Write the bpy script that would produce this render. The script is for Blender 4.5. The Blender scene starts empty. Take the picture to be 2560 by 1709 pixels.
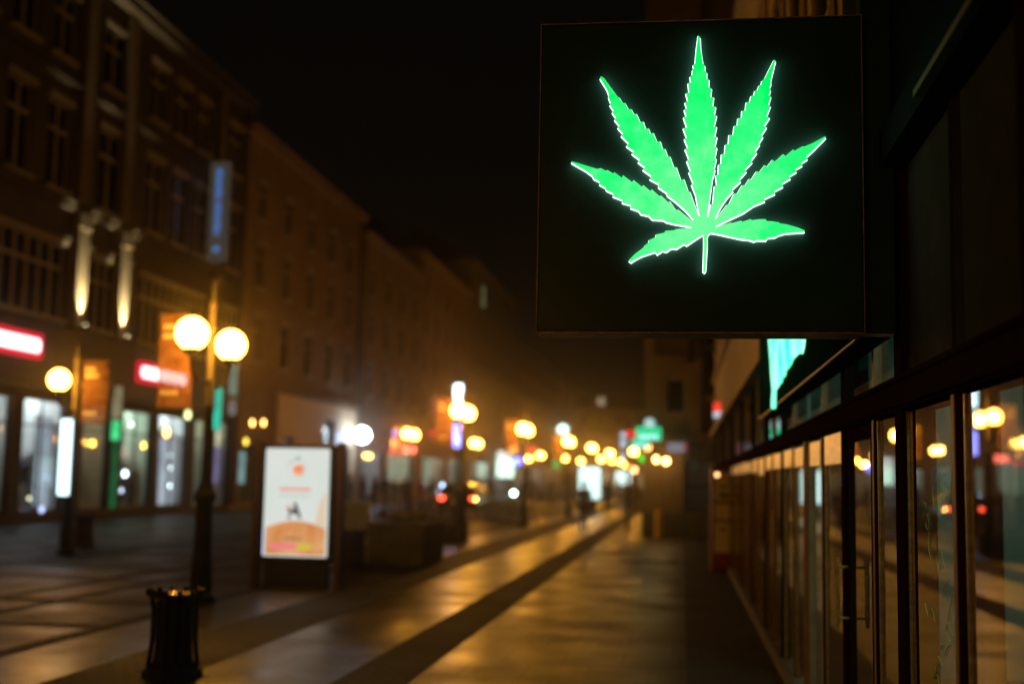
import bpy, bmesh, math, random
from mathutils import Vector, Matrix
from mathutils.geometry import tessellate_polygon
random.seed(7)
S = bpy.context.scene
COL = S.collection
PI = math.pi

# ------------------------------------------------------------------ camera
W0, H0 = 2560.0, 1709.0
CAMZ = 1.70
FPX = 3104.0
Yc = Vector((425.0, -350.5, -FPX)).normalized()
Zc = Vector((542.0, 28155.0, -FPX))
Zc = (Zc - Yc * Zc.dot(Yc)).normalized()
Xc = Yc.cross(Zc).normalized()
ROT = Matrix((Xc, Yc, Zc))
CP = Vector((0, 0, CAMZ))
cam_d = bpy.data.cameras.new('camera')
cam = bpy.data.objects.new('camera', cam_d); COL.objects.link(cam)
cam.matrix_world = Matrix.Translation(CP) @ ROT.to_4x4()
cam_d.sensor_width = 36.0
cam_d.lens = FPX / W0 * 36.0
cam_d.clip_start = 0.05; cam_d.clip_end = 2500
YS = 5.30                                   # distance of the square sign
cam_d.dof.use_dof = True
cam_d.dof.focus_distance = 5.22
cam_d.dof.aperture_fstop = 1.16
S.camera = cam

def ray(px, py):
    return ROT @ Vector(((px - W0/2), -(py - H0/2), -FPX))
def atY(px, py, Y):
    r = ray(px, py); t = Y / r.y; return CP + r * t
def atX(px, py, X):
    r = ray(px, py); t = X / r.x; return CP + r * t
def atZ(px, py, z=0.0):
    r = ray(px, py); t = (z - CAMZ) / r.z; return CP + r * t

# ------------------------------------------------------------------ world, exposure
wd = bpy.data.worlds.new('World'); S.world = wd; wd.use_nodes = True
bg = wd.node_tree.nodes['Background']
bg.inputs[0].default_value = (1.0, 0.84, 0.55, 1)
bg.inputs[1].default_value = 0.0018
S.view_settings.view_transform = 'Standard'
S.view_settings.look = 'None'
S.view_settings.gamma = 1
S.view_settings.exposure = 0.0
S.cycles.use_denoising = True
S.cycles.max_bounces = 6
S.cycles.diffuse_bounces = 3
S.cycles.glossy_bounces = 3
S.cycles.transmission_bounces = 4
S.cycles.transparent_max_bounces = 12
S.cycles.sample_clamp_indirect = 3.0
S.cycles.caustics_reflective = False
S.cycles.caustics_refractive = False

# ------------------------------------------------------------------ materials
MATS = {}
def mat(name, col, rough=0.7, metal=0.0, var=0.25, scale=3.0, bump=0.0, bscale=40.0, spec=0.5, stretch=None):
    if name in MATS: return MATS[name]
    m = bpy.data.materials.new(name); m.use_nodes = True
    nt = m.node_tree; b = nt.nodes['Principled BSDF']
    b.inputs['Roughness'].default_value = rough
    b.inputs['Metallic'].default_value = metal
    b.inputs['Specular IOR Level'].default_value = spec
    tc = nt.nodes.new('ShaderNodeTexCoord')
    src = tc.outputs['Object']
    if stretch:
        mp = nt.nodes.new('ShaderNodeMapping'); mp.inputs['Scale'].default_value = stretch
        nt.links.new(src, mp.inputs[0]); src = mp.outputs[0]
    n = nt.nodes.new('ShaderNodeTexNoise'); n.inputs['Scale'].default_value = scale
    n.inputs['Detail'].default_value = 5; n.inputs['Roughness'].default_value = 0.65
    nt.links.new(src, n.inputs['Vector'])
    r = nt.nodes.new('ShaderNodeValToRGB')
    r.color_ramp.elements[0].position = 0.3; r.color_ramp.elements[1].position = 0.7
    lo = [c * (1 - var) for c in col]; hi = [min(1, c * (1 + var)) for c in col]
    r.color_ramp.elements[0].color = (*lo, 1); r.color_ramp.elements[1].color = (*hi, 1)
    nt.links.new(n.outputs['Fac'], r.inputs[0]); nt.links.new(r.outputs[0], b.inputs['Base Color'])
    if bump > 0:
        n2 = nt.nodes.new('ShaderNodeTexNoise'); n2.inputs['Scale'].default_value = bscale
        n2.inputs['Detail'].default_value = 4
        nt.links.new(src, n2.inputs['Vector'])
        bp = nt.nodes.new('ShaderNodeBump'); bp.inputs['Strength'].default_value = bump
        bp.inputs['Distance'].default_value = 0.02
        nt.links.new(n2.outputs['Fac'], bp.inputs['Height']); nt.links.new(bp.outputs[0], b.inputs['Normal'])
    MATS[name] = m
    return m

def emit(name, col, s, var=0.0, scale=6.0, col2=None):
    if name in MATS: return MATS[name]
    m = bpy.data.materials.new(name); m.use_nodes = True
    nt = m.node_tree; nt.nodes.remove(nt.nodes['Principled BSDF'])
    out = nt.nodes['Material Output']
    e = nt.nodes.new('ShaderNodeEmission')
    e.inputs[1].default_value = s
    if var > 0 or col2:
        tc = nt.nodes.new('ShaderNodeTexCoord'); n = nt.nodes.new('ShaderNodeTexNoise')
        n.inputs['Scale'].default_value = scale; n.inputs['Detail'].default_value = 3
        nt.links.new(tc.outputs['Object'], n.inputs['Vector'])
        r = nt.nodes.new('ShaderNodeValToRGB')
        r.color_ramp.elements[0].position = 0.35; r.color_ramp.elements[1].position = 0.65
        c2 = col2 or [c * (1 - var) for c in col]
        r.color_ramp.elements[0].color = (*c2, 1); r.color_ramp.elements[1].color = (*col, 1)
        nt.links.new(n.outputs['Fac'], r.inputs[0]); nt.links.new(r.outputs[0], e.inputs[0])
    else:
        e.inputs[0].default_value = (*col, 1)
    nt.links.new(e.outputs[0], out.inputs[0])
    MATS[name] = m
    return m

def glass(name, tint=(1, 1, 1), ior=1.5, rough=0.0):
    if name in MATS: return MATS[name]
    m = bpy.data.materials.new(name); m.use_nodes = True
    nt = m.node_tree; nt.nodes.remove(nt.nodes['Principled BSDF'])
    out = nt.nodes['Material Output']
    t = nt.nodes.new('ShaderNodeBsdfTransparent'); t.inputs[0].default_value = (*tint, 1)
    g = nt.nodes.new('ShaderNodeBsdfGlossy'); g.inputs['Roughness'].default_value = rough
    ge = nt.nodes.new('ShaderNodeNewGeometry'); dt = nt.nodes.new('ShaderNodeVectorMath'); dt.operation = 'DOT_PRODUCT'
    nt.links.new(ge.outputs['Normal'], dt.inputs[0]); nt.links.new(ge.outputs['Incoming'], dt.inputs[1])
    def mth(op, a, b_=None):
        n_ = nt.nodes.new('ShaderNodeMath'); n_.operation = op
        for i_, v_ in enumerate((a, b_)):
            if v_ is None: continue
            if isinstance(v_, (int, float)): n_.inputs[i_].default_value = v_
            else: nt.links.new(v_, n_.inputs[i_])
        return n_.outputs[0]
    f0 = 2*((ior-1)/(ior+1))**2
    sch = mth('POWER', mth('SUBTRACT', 1.0, mth('ABSOLUTE', dt.outputs['Value'])), 4.5)
    class F_: pass
    f = F_(); f.outputs = [mth('ADD', mth('MULTIPLY', sch, 1-f0), f0)]
    mx = nt.nodes.new('ShaderNodeMixShader')
    nt.links.new(f.outputs[0], mx.inputs[0]); nt.links.new(t.outputs[0], mx.inputs[1]); nt.links.new(g.outputs[0], mx.inputs[2])
    nt.links.new(mx.outputs[0], out.inputs[0])
    MATS[name] = m
    return m

def slab_mat(name, c1, c2, mortar, rough, bw, rh, msize, rough_var=0.12, bump=0.12):
    if name in MATS: return MATS[name]
    m = bpy.data.materials.new(name); m.use_nodes = True
    nt = m.node_tree; b = nt.nodes['Principled BSDF']; L = nt.links.new; b.inputs['Specular IOR Level'].default_value = .22
    tc = nt.nodes.new('ShaderNodeTexCoord')
    br = nt.nodes.new('ShaderNodeTexBrick')
    br.inputs['Color1'].default_value = (*c1, 1); br.inputs['Color2'].default_value = (*c2, 1)
    br.inputs['Mortar'].default_value = (*mortar, 1); br.inputs['Scale'].default_value = 1.0
    br.inputs['Mortar Size'].default_value = msize; br.inputs['Brick Width'].default_value = bw
    br.inputs['Row Height'].default_value = rh; br.inputs['Bias'].default_value = 0.0
    L(tc.outputs['Object'], br.inputs['Vector'])
    n = nt.nodes.new('ShaderNodeTexNoise'); n.inputs['Scale'].default_value = 0.9; n.inputs['Detail'].default_value = 6
    L(tc.outputs['Object'], n.inputs['Vector'])
    mr = nt.nodes.new('ShaderNodeMapRange'); mr.inputs[1].default_value = 0.3; mr.inputs[2].default_value = 0.7
    mr.inputs[3].default_value = 0.65; mr.inputs[4].default_value = 1.3
    L(n.outputs['Fac'], mr.inputs[0])
    mx = nt.nodes.new('ShaderNodeMix'); mx.data_type = 'RGBA'; mx.blend_type = 'MULTIPLY'; mx.inputs[0].default_value = 1
    L(br.outputs['Color'], mx.inputs[6]); L(mr.outputs[0], mx.inputs[7]); L(mx.outputs[2], b.inputs['Base Color'])
    m2 = nt.nodes.new('ShaderNodeMapRange'); m2.inputs[1].default_value = 0.3; m2.inputs[2].default_value = 0.7
    m2.inputs[3].default_value = rough - rough_var; m2.inputs[4].default_value = rough + rough_var
    L(n.outputs['Fac'], m2.inputs[0]); L(m2.outputs[0], b.inputs['Roughness'])
    n2 = nt.nodes.new('ShaderNodeTexNoise'); n2.inputs['Scale'].default_value = 9; n2.inputs['Detail'].default_value = 5
    L(tc.outputs['Object'], n2.inputs['Vector'])
    ad = nt.nodes.new('ShaderNodeMath'); ad.operation = 'SUBTRACT'
    L(n2.outputs['Fac'], ad.inputs[0]); L(br.outputs['Fac'], ad.inputs[1])
    bp = nt.nodes.new('ShaderNodeBump'); bp.inputs['Strength'].default_value = bump; bp.inputs['Distance'].default_value = 0.015
    L(ad.outputs[0], bp.inputs['Height']); L(bp.outputs[0], b.inputs['Normal'])
    MATS[name] = m
    return m

M_blackglow = mat('black_with_leaf_glow', (0.016, 0.062, 0.040), 0.3, var=0.3, spec=0.4)  # the green in this black is the leaf's glow, put into the colour
M_blackmetal = mat('black_metal', (0.012, 0.012, 0.011), 0.4, 0.3, var=0.3, scale=12)
M_iron = mat('cast_iron', (0.008, 0.008, 0.007), 0.65, 0.2, var=0.35, scale=14, bump=0.15)
M_brass = mat('worn_brass', (0.55, 0.36, 0.14), 0.35, 0.9, var=0.4, scale=25)
M_wood = mat('dark_stained_wood', (0.026, 0.012, 0.009), 0.55, spec=.0, var=0.35, scale=6, bump=0.08, stretch=(8, 8, 0.8))
M_woodp = mat('pale_timber', (0.74, 0.46, 0.20), 0.35, spec=.9, var=0.25, scale=5, stretch=(1, 1, 6))
M_littan = mat('lamplit_tan', (0.36, 0.23, 0.12), 0.5, spec=.05, var=0.25, scale=9)  # lamplight on the street-facing fronts is put into this tan
M_conc = mat('dark_concrete', (0.10, 0.10, 0.085), 0.75, var=0.3, scale=4, bump=0.2)
M_green = mat('planter_leaves', (0.035, 0.06, 0.02), 0.6, var=0.5, scale=20)
M_roof = mat('roof_tiles', (0.06, 0.035, 0.028), 0.7, var=0.3, scale=6, bump=0.2, bscale=8)
M_pane = mat('dark_window_glass', (0.006, 0.006, 0.006), 0.22, var=0.4, spec=0.4)
M_glass = glass('clear_glass', (0.92, 0.97, 0.95))
M_frost = mat('dark_frosted_glass', (.060,.050,.045), .5, var=.2, spec=.0)
M_shopglass = glass('shop_glass', (0.80, 0.88, 0.84), 1.75)
M_frame = mat('window_frame_paint', (0.34, 0.30, 0.23), 0.5, var=0.15)
M_lamp = emit('lamp_globe_glow', (1.0, 0.43, 0.060), 10.5)
_nt = M_lamp.node_tree; _t = _nt.nodes.new('ShaderNodeBsdfTransparent'); _m = _nt.nodes.new('ShaderNodeMixShader'); _m.inputs[0].default_value = .5
_e = [n for n in _nt.nodes if n.type == 'EMISSION'][0]; _e.inputs[1].default_value = 36
_nt.links.new(_e.outputs[0], _m.inputs[1]); _nt.links.new(_t.outputs[0], _m.inputs[2]); _nt.links.new(_m.outputs[0], _nt.nodes['Material Output'].inputs[0])
M_lampfar = M_lamp
M_white = emit('white_neon', (0.86, 1.0, 0.97), 2.4)

# ------------------------------------------------------------------ mesh helpers
class MB:
    def __init__(s): s.v = []; s.f = []; s.m = []; s.mi = 0; s.smooth = False
    def face(s, pts):
        n = len(s.v); s.v += [tuple(p) for p in pts]; s.f.append(tuple(range(n, n + len(pts)))); s.m.append(s.mi)
    def box(s, x0, x1, y0, y1, z0, z1):
        n = len(s.v)
        s.v += [(x0,y0,z0),(x1,y0,z0),(x1,y1,z0),(x0,y1,z0),(x0,y0,z1),(x1,y0,z1),(x1,y1,z1),(x0,y1,z1)]
        for q in ((0,3,2,1),(4,5,6,7),(0,1,5,4),(1,2,6,5),(2,3,7,6),(3,0,4,7)):
            s.f.append(tuple(n + i for i in q)); s.m.append(s.mi)
        return s
    def lathe(s, prof, seg=20, cx=0, cy=0, flut=0.0):
        n = len(s.v)
        for r, z in prof:
            for k in range(seg):
                a = 2*PI*k/seg; rr = r * (1 + (flut if k % 2 else 0))
                s.v.append((cx + rr*math.cos(a), cy + rr*math.sin(a), z))
        for i in range(len(prof)-1):
            for k in range(seg):
                a = n + i*seg + k; b = n + i*seg + (k+1) % seg
                s.f.append((a, b, b+seg, a+seg)); s.m.append(s.mi)
        s.f.append(tuple(n + k for k in reversed(range(seg)))); s.m.append(s.mi)
        s.f.append(tuple(n + (len(prof)-1)*seg + k for k in range(seg))); s.m.append(s.mi)
        return s
    def tube(s, pts, r, seg=8, closed=False):
        pts = [Vector(p) for p in pts]; N = len(pts); n = len(s.v)
        rs = r if isinstance(r, (list, tuple)) else [r]*N
        for i, p in enumerate(pts):
            a = pts[i-1] if (i > 0 or closed) else p
            b = pts[(i+1) % N] if (i < N-1 or closed) else p
            t = (b - a); t = t.normalized() if t.length > 1e-9 else Vector((0,0,1))
            u = t.cross(Vector((0,1,0)))
            if u.length < 1e-3: u = t.cross(Vector((1,0,0)))
            u.normalize(); w = t.cross(u).normalized()
            for k in range(seg):
                an = 2*PI*k/seg
                s.v.append(tuple(p + (u*math.cos(an) + w*math.sin(an))*rs[i]))
        for i in range(N if closed else N-1):
            j = (i+1) % N
            for k in range(seg):
                k2 = (k+1) % seg
                s.f.append((n+i*seg+k, n+i*seg+k2, n+j*seg+k2, n+j*seg+k)); s.m.append(s.mi)
        if not closed:
            s.f.append(tuple(n+k for k in range(seg))); s.m.append(s.mi)
            s.f.append(tuple(n+(N-1)*seg+k for k in reversed(range(seg)))); s.m.append(s.mi)
        return s
    def ball(s, c, r, seg=16, rings=10, sq=(1,1,1)):
        n = len(s.v)
        for i in range(1, rings):
            th = PI*i/rings
            for k in range(seg):
                a = 2*PI*k/seg
                s.v.append((c[0]+r*sq[0]*math.sin(th)*math.cos(a), c[1]+r*sq[1]*math.sin(th)*math.sin(a), c[2]+r*sq[2]*math.cos(th)))
        top = len(s.v); s.v.append((c[0],c[1],c[2]+r*sq[2])); bot = len(s.v); s.v.append((c[0],c[1],c[2]-r*sq[2]))
        for i in range(rings-2):
            for k in range(seg):
                a = n+i*seg+k; b = n+i*seg+(k+1)%seg
                s.f.append((a, a+seg, b+seg, b)); s.m.append(s.mi)
        for k in range(seg):
            s.f.append((top, n+k, n+(k+1)%seg)); s.m.append(s.mi)
            q = n+(rings-2)*seg
            s.f.append((bot, q+(k+1)%seg, q+k)); s.m.append(s.mi)
        return s
    def disc(s, c, r, seg=24, axis='y', t=0.02, sx=1.0):
        """a thin round slab facing -axis"""
        n = len(s.v)
        for d in (0, t):
            for k in range(seg):
                a = 2*PI*k/seg
                if axis == 'y': s.v.append((c[0]+r*sx*math.cos(a), c[1]+d, c[2]+r*math.sin(a)))
                else: s.v.append((c[0]+d, c[1]+r*sx*math.cos(a), c[2]+r*math.sin(a)))
        s.f.append(tuple(n+k for k in range(seg))); s.m.append(s.mi)
        s.f.append(tuple(n+seg+k for k in reversed(range(seg)))); s.m.append(s.mi)
        for k in range(seg):
            k2 = (k+1)%seg
            s.f.append((n+k, n+seg+k, n+seg+k2, n+k2)); s.m.append(s.mi)
        return s
    def rslab(s, x0, x1, z0, z1, y, t, r, seg=5):
        """rounded rectangle slab facing -y, front at y"""
        pts = []
        for cx, cz, a0 in ((x1-r, z1-r, 0), (x0+r, z1-r, PI/2), (x0+r, z0+r, PI), (x1-r, z0+r, 1.5*PI)):
            for k in range(seg+1):
                a = a0 + (PI/2)*k/seg; pts.append((cx + r*math.cos(a), cz + r*math.sin(a)))
        n = len(s.v); N = len(pts)
        s.v += [(p[0], y, p[1]) for p in pts] + [(p[0], y+t, p[1]) for p in pts]
        s.f.append(tuple(range(n, n+N))); s.m.append(s.mi)
        s.f.append(tuple(n+N+k for k in reversed(range(N)))); s.m.append(s.mi)
        for k in range(N):
            k2 = (k+1)%N; s.f.append((n+k, n+N+k, n+N+k2, n+k2)); s.m.append(s.mi)
        return s
    def poly(s, pts, y0, y1, sides=True):
        """polygon (x,z) prism between y0 (front) and y1"""
        n = len(s.v); N = len(pts)
        s.v += [(p[0], y0, p[1]) for p in pts] + [(p[0], y1, p[1]) for p in pts]
        for t in tessellate_polygon([[Vector((p[0], p[1], 0)) for p in pts]]):
            s.f.append(tuple(n+i for i in t)); s.m.append(s.mi)
            s.f.append(tuple(n+N+i for i in reversed(t))); s.m.append(s.mi)
        if sides:
            for k in range(N):
                k2 = (k+1)%N; s.f.append((n+k, n+N+k, n+N+k2, n+k2)); s.m.append(s.mi)
        return s
    def build(s, name, mats, parent=None, smooth=False, bevel=0.0):
        me = bpy.data.meshes.new(name)
        me.from_pydata(s.v, [], s.f)
        mats = mats if isinstance(mats, (list, tuple)) else [mats]
        for m in mats: me.materials.append(m)
        me.polygons.foreach_set('material_index', s.m)
        bm = bmesh.new(); bm.from_mesh(me)
        bmesh.ops.recalc_face_normals(bm, faces=bm.faces); bm.to_mesh(me); bm.free()
        if smooth: me.polygons.foreach_set('use_smooth', [True]*len(me.polygons))
        me.update()
        o = bpy.data.objects.new(name, me); COL.objects.link(o)
        if parent: o.parent = parent
        if bevel > 0:
            b = o.modifiers.new('bevel', 'BEVEL'); b.width = bevel; b.segments = 2; b.limit_method = 'ANGLE'
        return o

def tag(o, label, cat, group=None):
    o['label'] = label; o['category'] = cat
    if group: o['group'] = group
    return o
def thing(name, label, cat, loc=(0,0,0), rz=0.0, group=None):
    o = bpy.data.objects.new(name, None); COL.objects.link(o)
    o.location = loc; o.rotation_euler = (0,0,rz); o.empty_display_size = 0.2
    return tag(o, label, cat, group)
def struct(o): o['kind'] = 'structure'; return o
def copy_tree(o, loc, rz=0.0, label=None, scale=None):
    def cp(a, par):
        c = a.copy(); COL.objects.link(c); c.parent = par
        for ch in KIDS.get(a.name, [k for k in a.children]): cp(ch, c)
        return c
    r = cp(o, None); r.location = loc; r.rotation_euler = (0,0,rz)
    if label: r['label'] = label
    if scale: r.scale = scale
    return r
KIDS = {}
def P2(o): bpy.context.view_layer.update(); return o

# ------------------------------------------------------------------ GROUND
M_ground = slab_mat('plaza_slabs', (0.028,0.022,0.0145), (0.019,0.015,0.010), (0.010,0.008,0.006), 0.50, 1.2, 0.8, 0.012)
M_light = slab_mat('polished_granite', (0.050,0.034,0.013), (0.036,0.025,0.0095), (0.008,0.006,0.003), 0.36, 0.55, 0.9, 0.018, 0.09, 0.2)
M_cobble = slab_mat('dark_setts', (0.030,0.027,0.024), (0.020,0.018,0.016), (0.010,0.009,0.008), 0.72, 0.12, 0.12, 0.02, 0.08, 0.6)
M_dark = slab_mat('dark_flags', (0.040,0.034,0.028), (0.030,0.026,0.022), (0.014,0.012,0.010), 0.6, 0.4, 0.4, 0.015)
def sheet(name, x0, x1, y0, y1, z, m):
    b = MB(); b.face([(x0,y0,z),(x1,y0,z),(x1,y1,z),(x0,y1,z)])
    return struct(b.build(name, m))
sheet('ground', -400, 400, -150, 900, 0.0, M_ground)
sheet('pavement', -6.12, 0.05, -8, 260, 0.004, M_light)
sheet('cobbled_strip', -2.85, -2.25, -8, 260, 0.008, M_cobble)
sheet('cobbled_strip', -5.08, -4.15, -8, 260, 0.008, M_cobble)
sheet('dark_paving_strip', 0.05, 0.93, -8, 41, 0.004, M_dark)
b = MB()
for x in (-6.26, -8.1, -9.0, -11.9, -12.6, -15.6, -18.2): b.face([(x-.12,-8,.004),(x+.12,-8,.004),(x+.12,200,.004),(x-.12,200,.004)])
struct(b.build('paving_band', M_cobble))
b = MB()
for k in range(40):
    y = 4 + k*2.9 + (0.5 if k % 2 else 0)
    b.face([(-20.4,y-.13,.008),(-6.40,y-.13,.008),(-6.40,y+.13,.008),(-20.4,y+.13,.008)])
struct(b.build('paving_band', M_cobble))
b = MB()
for (x0,x1,y0,y1) in ((-1.3,-0.05,26.2,27.3),(-2.1,-0.9,29.5,30.1),(-0.7,0.0,21.5,22.0)): b.face([(x0,y0,.008),(x1,y0,.008),(x1,y1,.008),(x0,y1,.008)])
struct(b.build('floor_grating', M_dark))

# ------------------------------------------------------------------ THE LEAF SIGN
def cB(l): return [(1540+.2129*x, 480+.2129*y) for x,y in l]
def cL(l): return [(1410+.2678*x, 180+.2678*y) for x,y in l]
def cR(l): return [(1680+.319*x, 60+.319*y) for x,y in l]
OUT = cB([(1025,500),(920,565),(828,628),(795,610),(712,665),(650,660),(590,703),(545,690),(482,735),(460,702),(310,750),(220,795),(175,828),(152,810),(165,785),(230,720),(325,650),(340,625),(380,595),(385,565),(465,530),(465,500),(565,478),(580,455),(685,448),(700,436),(780,428),(880,425),
 (886,418),(880,410),(700,378),(590,352),(555,330),(425,322),(385,280),(290,258),(265,220),(170,188),(175,155),(70,125)])
OUT += cL([(545,1195),(455,1160),(460,1135),(395,1105),(385,1080),(330,1050),(335,1025),(275,995),(265,970),(205,925),(65,845),(75,835),(310,905),(345,898),(390,922),(405,915),(460,948),(470,935),(540,988),(550,963),(635,1028),(650,1008),(728,1072),(740,1055),(805,1110),(820,1095),(893,1160),(905,1150),(975,1217),(985,1205),(1045,1288),(1070,1285),(1130,1335),(1185,1378),
 (1212,1382),(1140,1300),(1040,1210),(965,1155),(960,1130),(880,1075),(885,1045),(800,1000),(815,970),(735,912),(755,890),(690,840),(708,820),(632,762),(652,742),(580,690),(605,668),(532,595),(552,578),(500,520),(518,503),(470,445),(485,428),(448,378),(462,362),(428,310),(435,288),(415,240),(418,215),(400,165),(335,60),(345,42),(365,50),(430,140),(497,230),(515,238),(550,297),(567,287),(602,350),(628,347),(655,400),(675,388),(712,470),(740,462),(762,535),(788,525),(808,578),(833,568),(870,658),(898,645),(920,722),(942,715),(968,793),(988,787),(1025,892),(1048,887),(1090,1010),(1120,1000),(1157,1110),(1175,1118),(1215,1230),(1254,1338),
 (1266,1346),(1245,1240),(1230,1150),(1190,1050),(1208,1040),(1165,935),(1183,922),(1145,830),(1168,815),(1130,720),(1158,710),(1123,625),(1147,617),(1112,525),(1148,520),(1115,422),(1143,415),(1122,352),(1147,342),(1128,285),(1157,272),(1137,200),(1168,193),(1157,103),(1185,100),(1175,45)])
OUT += cR([(158,400),(160,360),(170,350),(165,322),(180,315),(190,200),(205,90),(220,105),(225,200),(243,315),(257,325),(258,370),(272,380),(272,430),(290,435),(287,500),(310,505),(302,575),(327,575),(317,645),(343,650),(330,712),(350,718),(328,805),(350,805),(332,885),(353,885),(335,962),(352,968),(335,1050),(347,1055),(330,1135),(338,1140),(315,1220),(295,1370),(274,1508),
 (284,1510),(305,1412),(320,1410),(332,1270),(352,1265),(342,1185),(362,1183),(365,1100),(385,1097),(388,1020),(412,1020),(418,945),(442,942),(447,868),(478,873),(488,797),(512,797),(517,738),(545,738),(548,680),(575,680),(582,612),(607,617),(620,562),(640,562),(650,522),(668,522),(683,480),(698,480),(705,445),(725,430),(800,280),(812,290),(775,440),(775,475),(765,500),(772,520),(760,560),(775,570),(755,635),(772,645),(742,722),(765,735),(722,800),(742,810),(700,870),(713,885),(680,935),(687,945),(650,998),(665,1010),(622,1065),(627,1085),(572,1140),(582,1158),(530,1215),(537,1235),(472,1295),(478,1312),(430,1365),(385,1430),(335,1525),
 (347,1524),(430,1415),(447,1410),(485,1330),(512,1325),(550,1262),(570,1268),(605,1212),(620,1220),(660,1155),(685,1160),(727,1105),(742,1120),(787,1063),(805,1080),(870,1020),(890,1035),(950,983),(960,995),(1020,960),(1040,960),(1110,930),(1200,880),(1207,890),(1110,990),(1055,1040),(1062,1060),(1015,1088),(1020,1110),(970,1138),(975,1160),(922,1190),(928,1212),(862,1250),(870,1275),(802,1310),(807,1332),(722,1370),(728,1390),(640,1425),(560,1480)])
OUT += cB([(1165,402),(1172,410),(1350,358),(1360,365),(1470,335),(1480,350),(1580,318),(1595,330),(1680,320),(1755,317),(1770,340),(1840,345),(1910,355),(1925,368),(2000,378),(2130,415),(2215,450),(2215,470),(1990,485),(1900,510),(1870,530),(1780,540),(1760,570),(1660,565),(1620,580),(1560,560),(1470,552),(1160,485),(1110,480),(1080,500),(1070,530),(1070,650),(1052,930),(1037,950),(1022,935),(1030,700),(1032,600)])
# real-size leaf on the face of the box, in metres (x, z)
YF = YS
leaf = [(lambda p: (p.x, p.z))(atY(x, y, YF - 0.030)) for x, y in OUT]
c0 = atY(1342, 829, YF); c1 = atY(2161, 829, YF); c2 = atY(2156, 42, YF); c3 = atY(1353, 62, YF)
SX0, SX1 = c0.x, c1.x; SZ0, SZ1 = (c0.z + c1.z)/2, (c2.z + c3.z)/2
sc = Vector(((SX0+SX1)/2, YF, SZ0))
sign = thing('leaf_sign', 'square black lightbox sign with glowing green seven-fingered cannabis leaf, hung over pavement', 'sign', sc)
def L_(x): return x - sc.x
def Lz(z): return z - sc.z
D = 0.20
b = MB(); b.box(L_(SX0), L_(SX1), 0.004, D, 0, Lz(SZ1)); b.build('housing', M_blackmetal, sign, bevel=0.004)
b = MB(); b.box(L_(SX0)+.006, L_(SX1)-.006, 0.0, 0.0035, .008, Lz(SZ1)-.008); b.build('face_panel', M_blackglow, sign)
M_gold = mat('frame_edge', (0.36, 0.26, 0.13), 0.4, 0.2, var=0.6, scale=18)
b = MB()
t = .0042
b.box(L_(SX0)-t, L_(SX0), -.004, D, -t, Lz(SZ1)+t); b.box(L_(SX1), L_(SX1)+t, -.004, D, -t, Lz(SZ1)+t)
b.box(L_(SX0), L_(SX1), -.004, D, -t-.003, -.0005); b.box(L_(SX0), L_(SX1), -.004, D, Lz(SZ1)+.0005, Lz(SZ1)+t)
b.build('edge_frame', M_gold, sign)
lf = [(L_(x), Lz(z)) for x, z in leaf]
# backlit green acrylic with uneven lamps behind it
ml = bpy.data.materials.new('green_acrylic'); ml.use_nodes = True; nt = ml.node_tree; nt.nodes.remove(nt.nodes['Principled BSDF'])
e = nt.nodes.new('ShaderNodeEmission'); e.inputs[1].default_value = 1.05
tc = nt.nodes.new('ShaderNodeTexCoord'); n = nt.nodes.new('ShaderNodeTexNoise'); n.inputs['Scale'].default_value = 11; n.inputs['Detail'].default_value = 5; n.inputs['Roughness'].default_value = .6
nt.links.new(tc.outputs['Object'], n.inputs[0])
gd = nt.nodes.new('ShaderNodeVectorMath'); gd.operation = 'DISTANCE'; gd.inputs[1].default_value = (L_(atY(1745,560,YF).x), -.03, Lz(atY(1745,560,YF).z))
nt.links.new(tc.outputs['Object'], gd.inputs[0])
mm = nt.nodes.new('ShaderNodeMath'); mm.operation = 'MULTIPLY_ADD'; mm.inputs[1].default_value = -1.25; mm.inputs[2].default_value = 1.00
nt.links.new(gd.outputs['Value'], mm.inputs[0])
m3 = nt.nodes.new('ShaderNodeMath'); m3.operation = 'MULTIPLY_ADD'; m3.inputs[1].default_value = 1.5; nt.links.new(n.outputs['Fac'], m3.inputs[0])
m4 = nt.nodes.new('ShaderNodeMath'); m4.operation = 'ADD'; m4.inputs[1].default_value = -0.76; nt.links.new(mm.outputs[0], m4.inputs[0]); nt.links.new(m4.outputs[0], m3.inputs[2])
r = nt.nodes.new('ShaderNodeValToRGB'); r.color_ramp.elements[0].position = 0.05; r.color_ramp.elements[1].position = 0.95
r.color_ramp.elements[0].color = (0.0, 0.98, 0.13, 1); r.color_ramp.elements[1].color = (0.17, 1.0, 0.34, 1)
el = r.color_ramp.elements.new(0.45); el.color = (0.03, 1.0, 0.21, 1)
nt.links.new(m3.outputs[0], r.inputs[0]); nt.links.new(r.outputs[0], e.inputs[0]); nt.links.new(e.outputs[0], nt.nodes['Material Output'].inputs[0])
b = MB(); b.poly(lf, -.030, -.0285, sides=False); b.build('leaf_panel', ml, sign)
b = MB()
N = len(lf)
for k in range(N):
    p, q = lf[k], lf[(k+1) % N]
    b.face([(p[0],-.0285,p[1]),(q[0],-.0285,q[1]),(q[0],-.002,q[1]),(p[0],-.002,p[1])])
b.tube([(p[0], -.012, p[1]) for p in lf], .0027, 6, closed=True)
b.build('leaf_edge', M_white, sign)
b = MB()
for x in (L_(SX0)+.12, 0, L_(SX1)-.12):
    b.ball((x, D*.5, -.004), .006, 8, 6)
b.build('screw', M_brass, sign)
b = MB(); b.box(L_(SX1)+.004, L_(SX1)+.135, .05, .17, .0, Lz(SZ1)+.25); b.build('wall_bracket', M_blackglow, sign)

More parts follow.
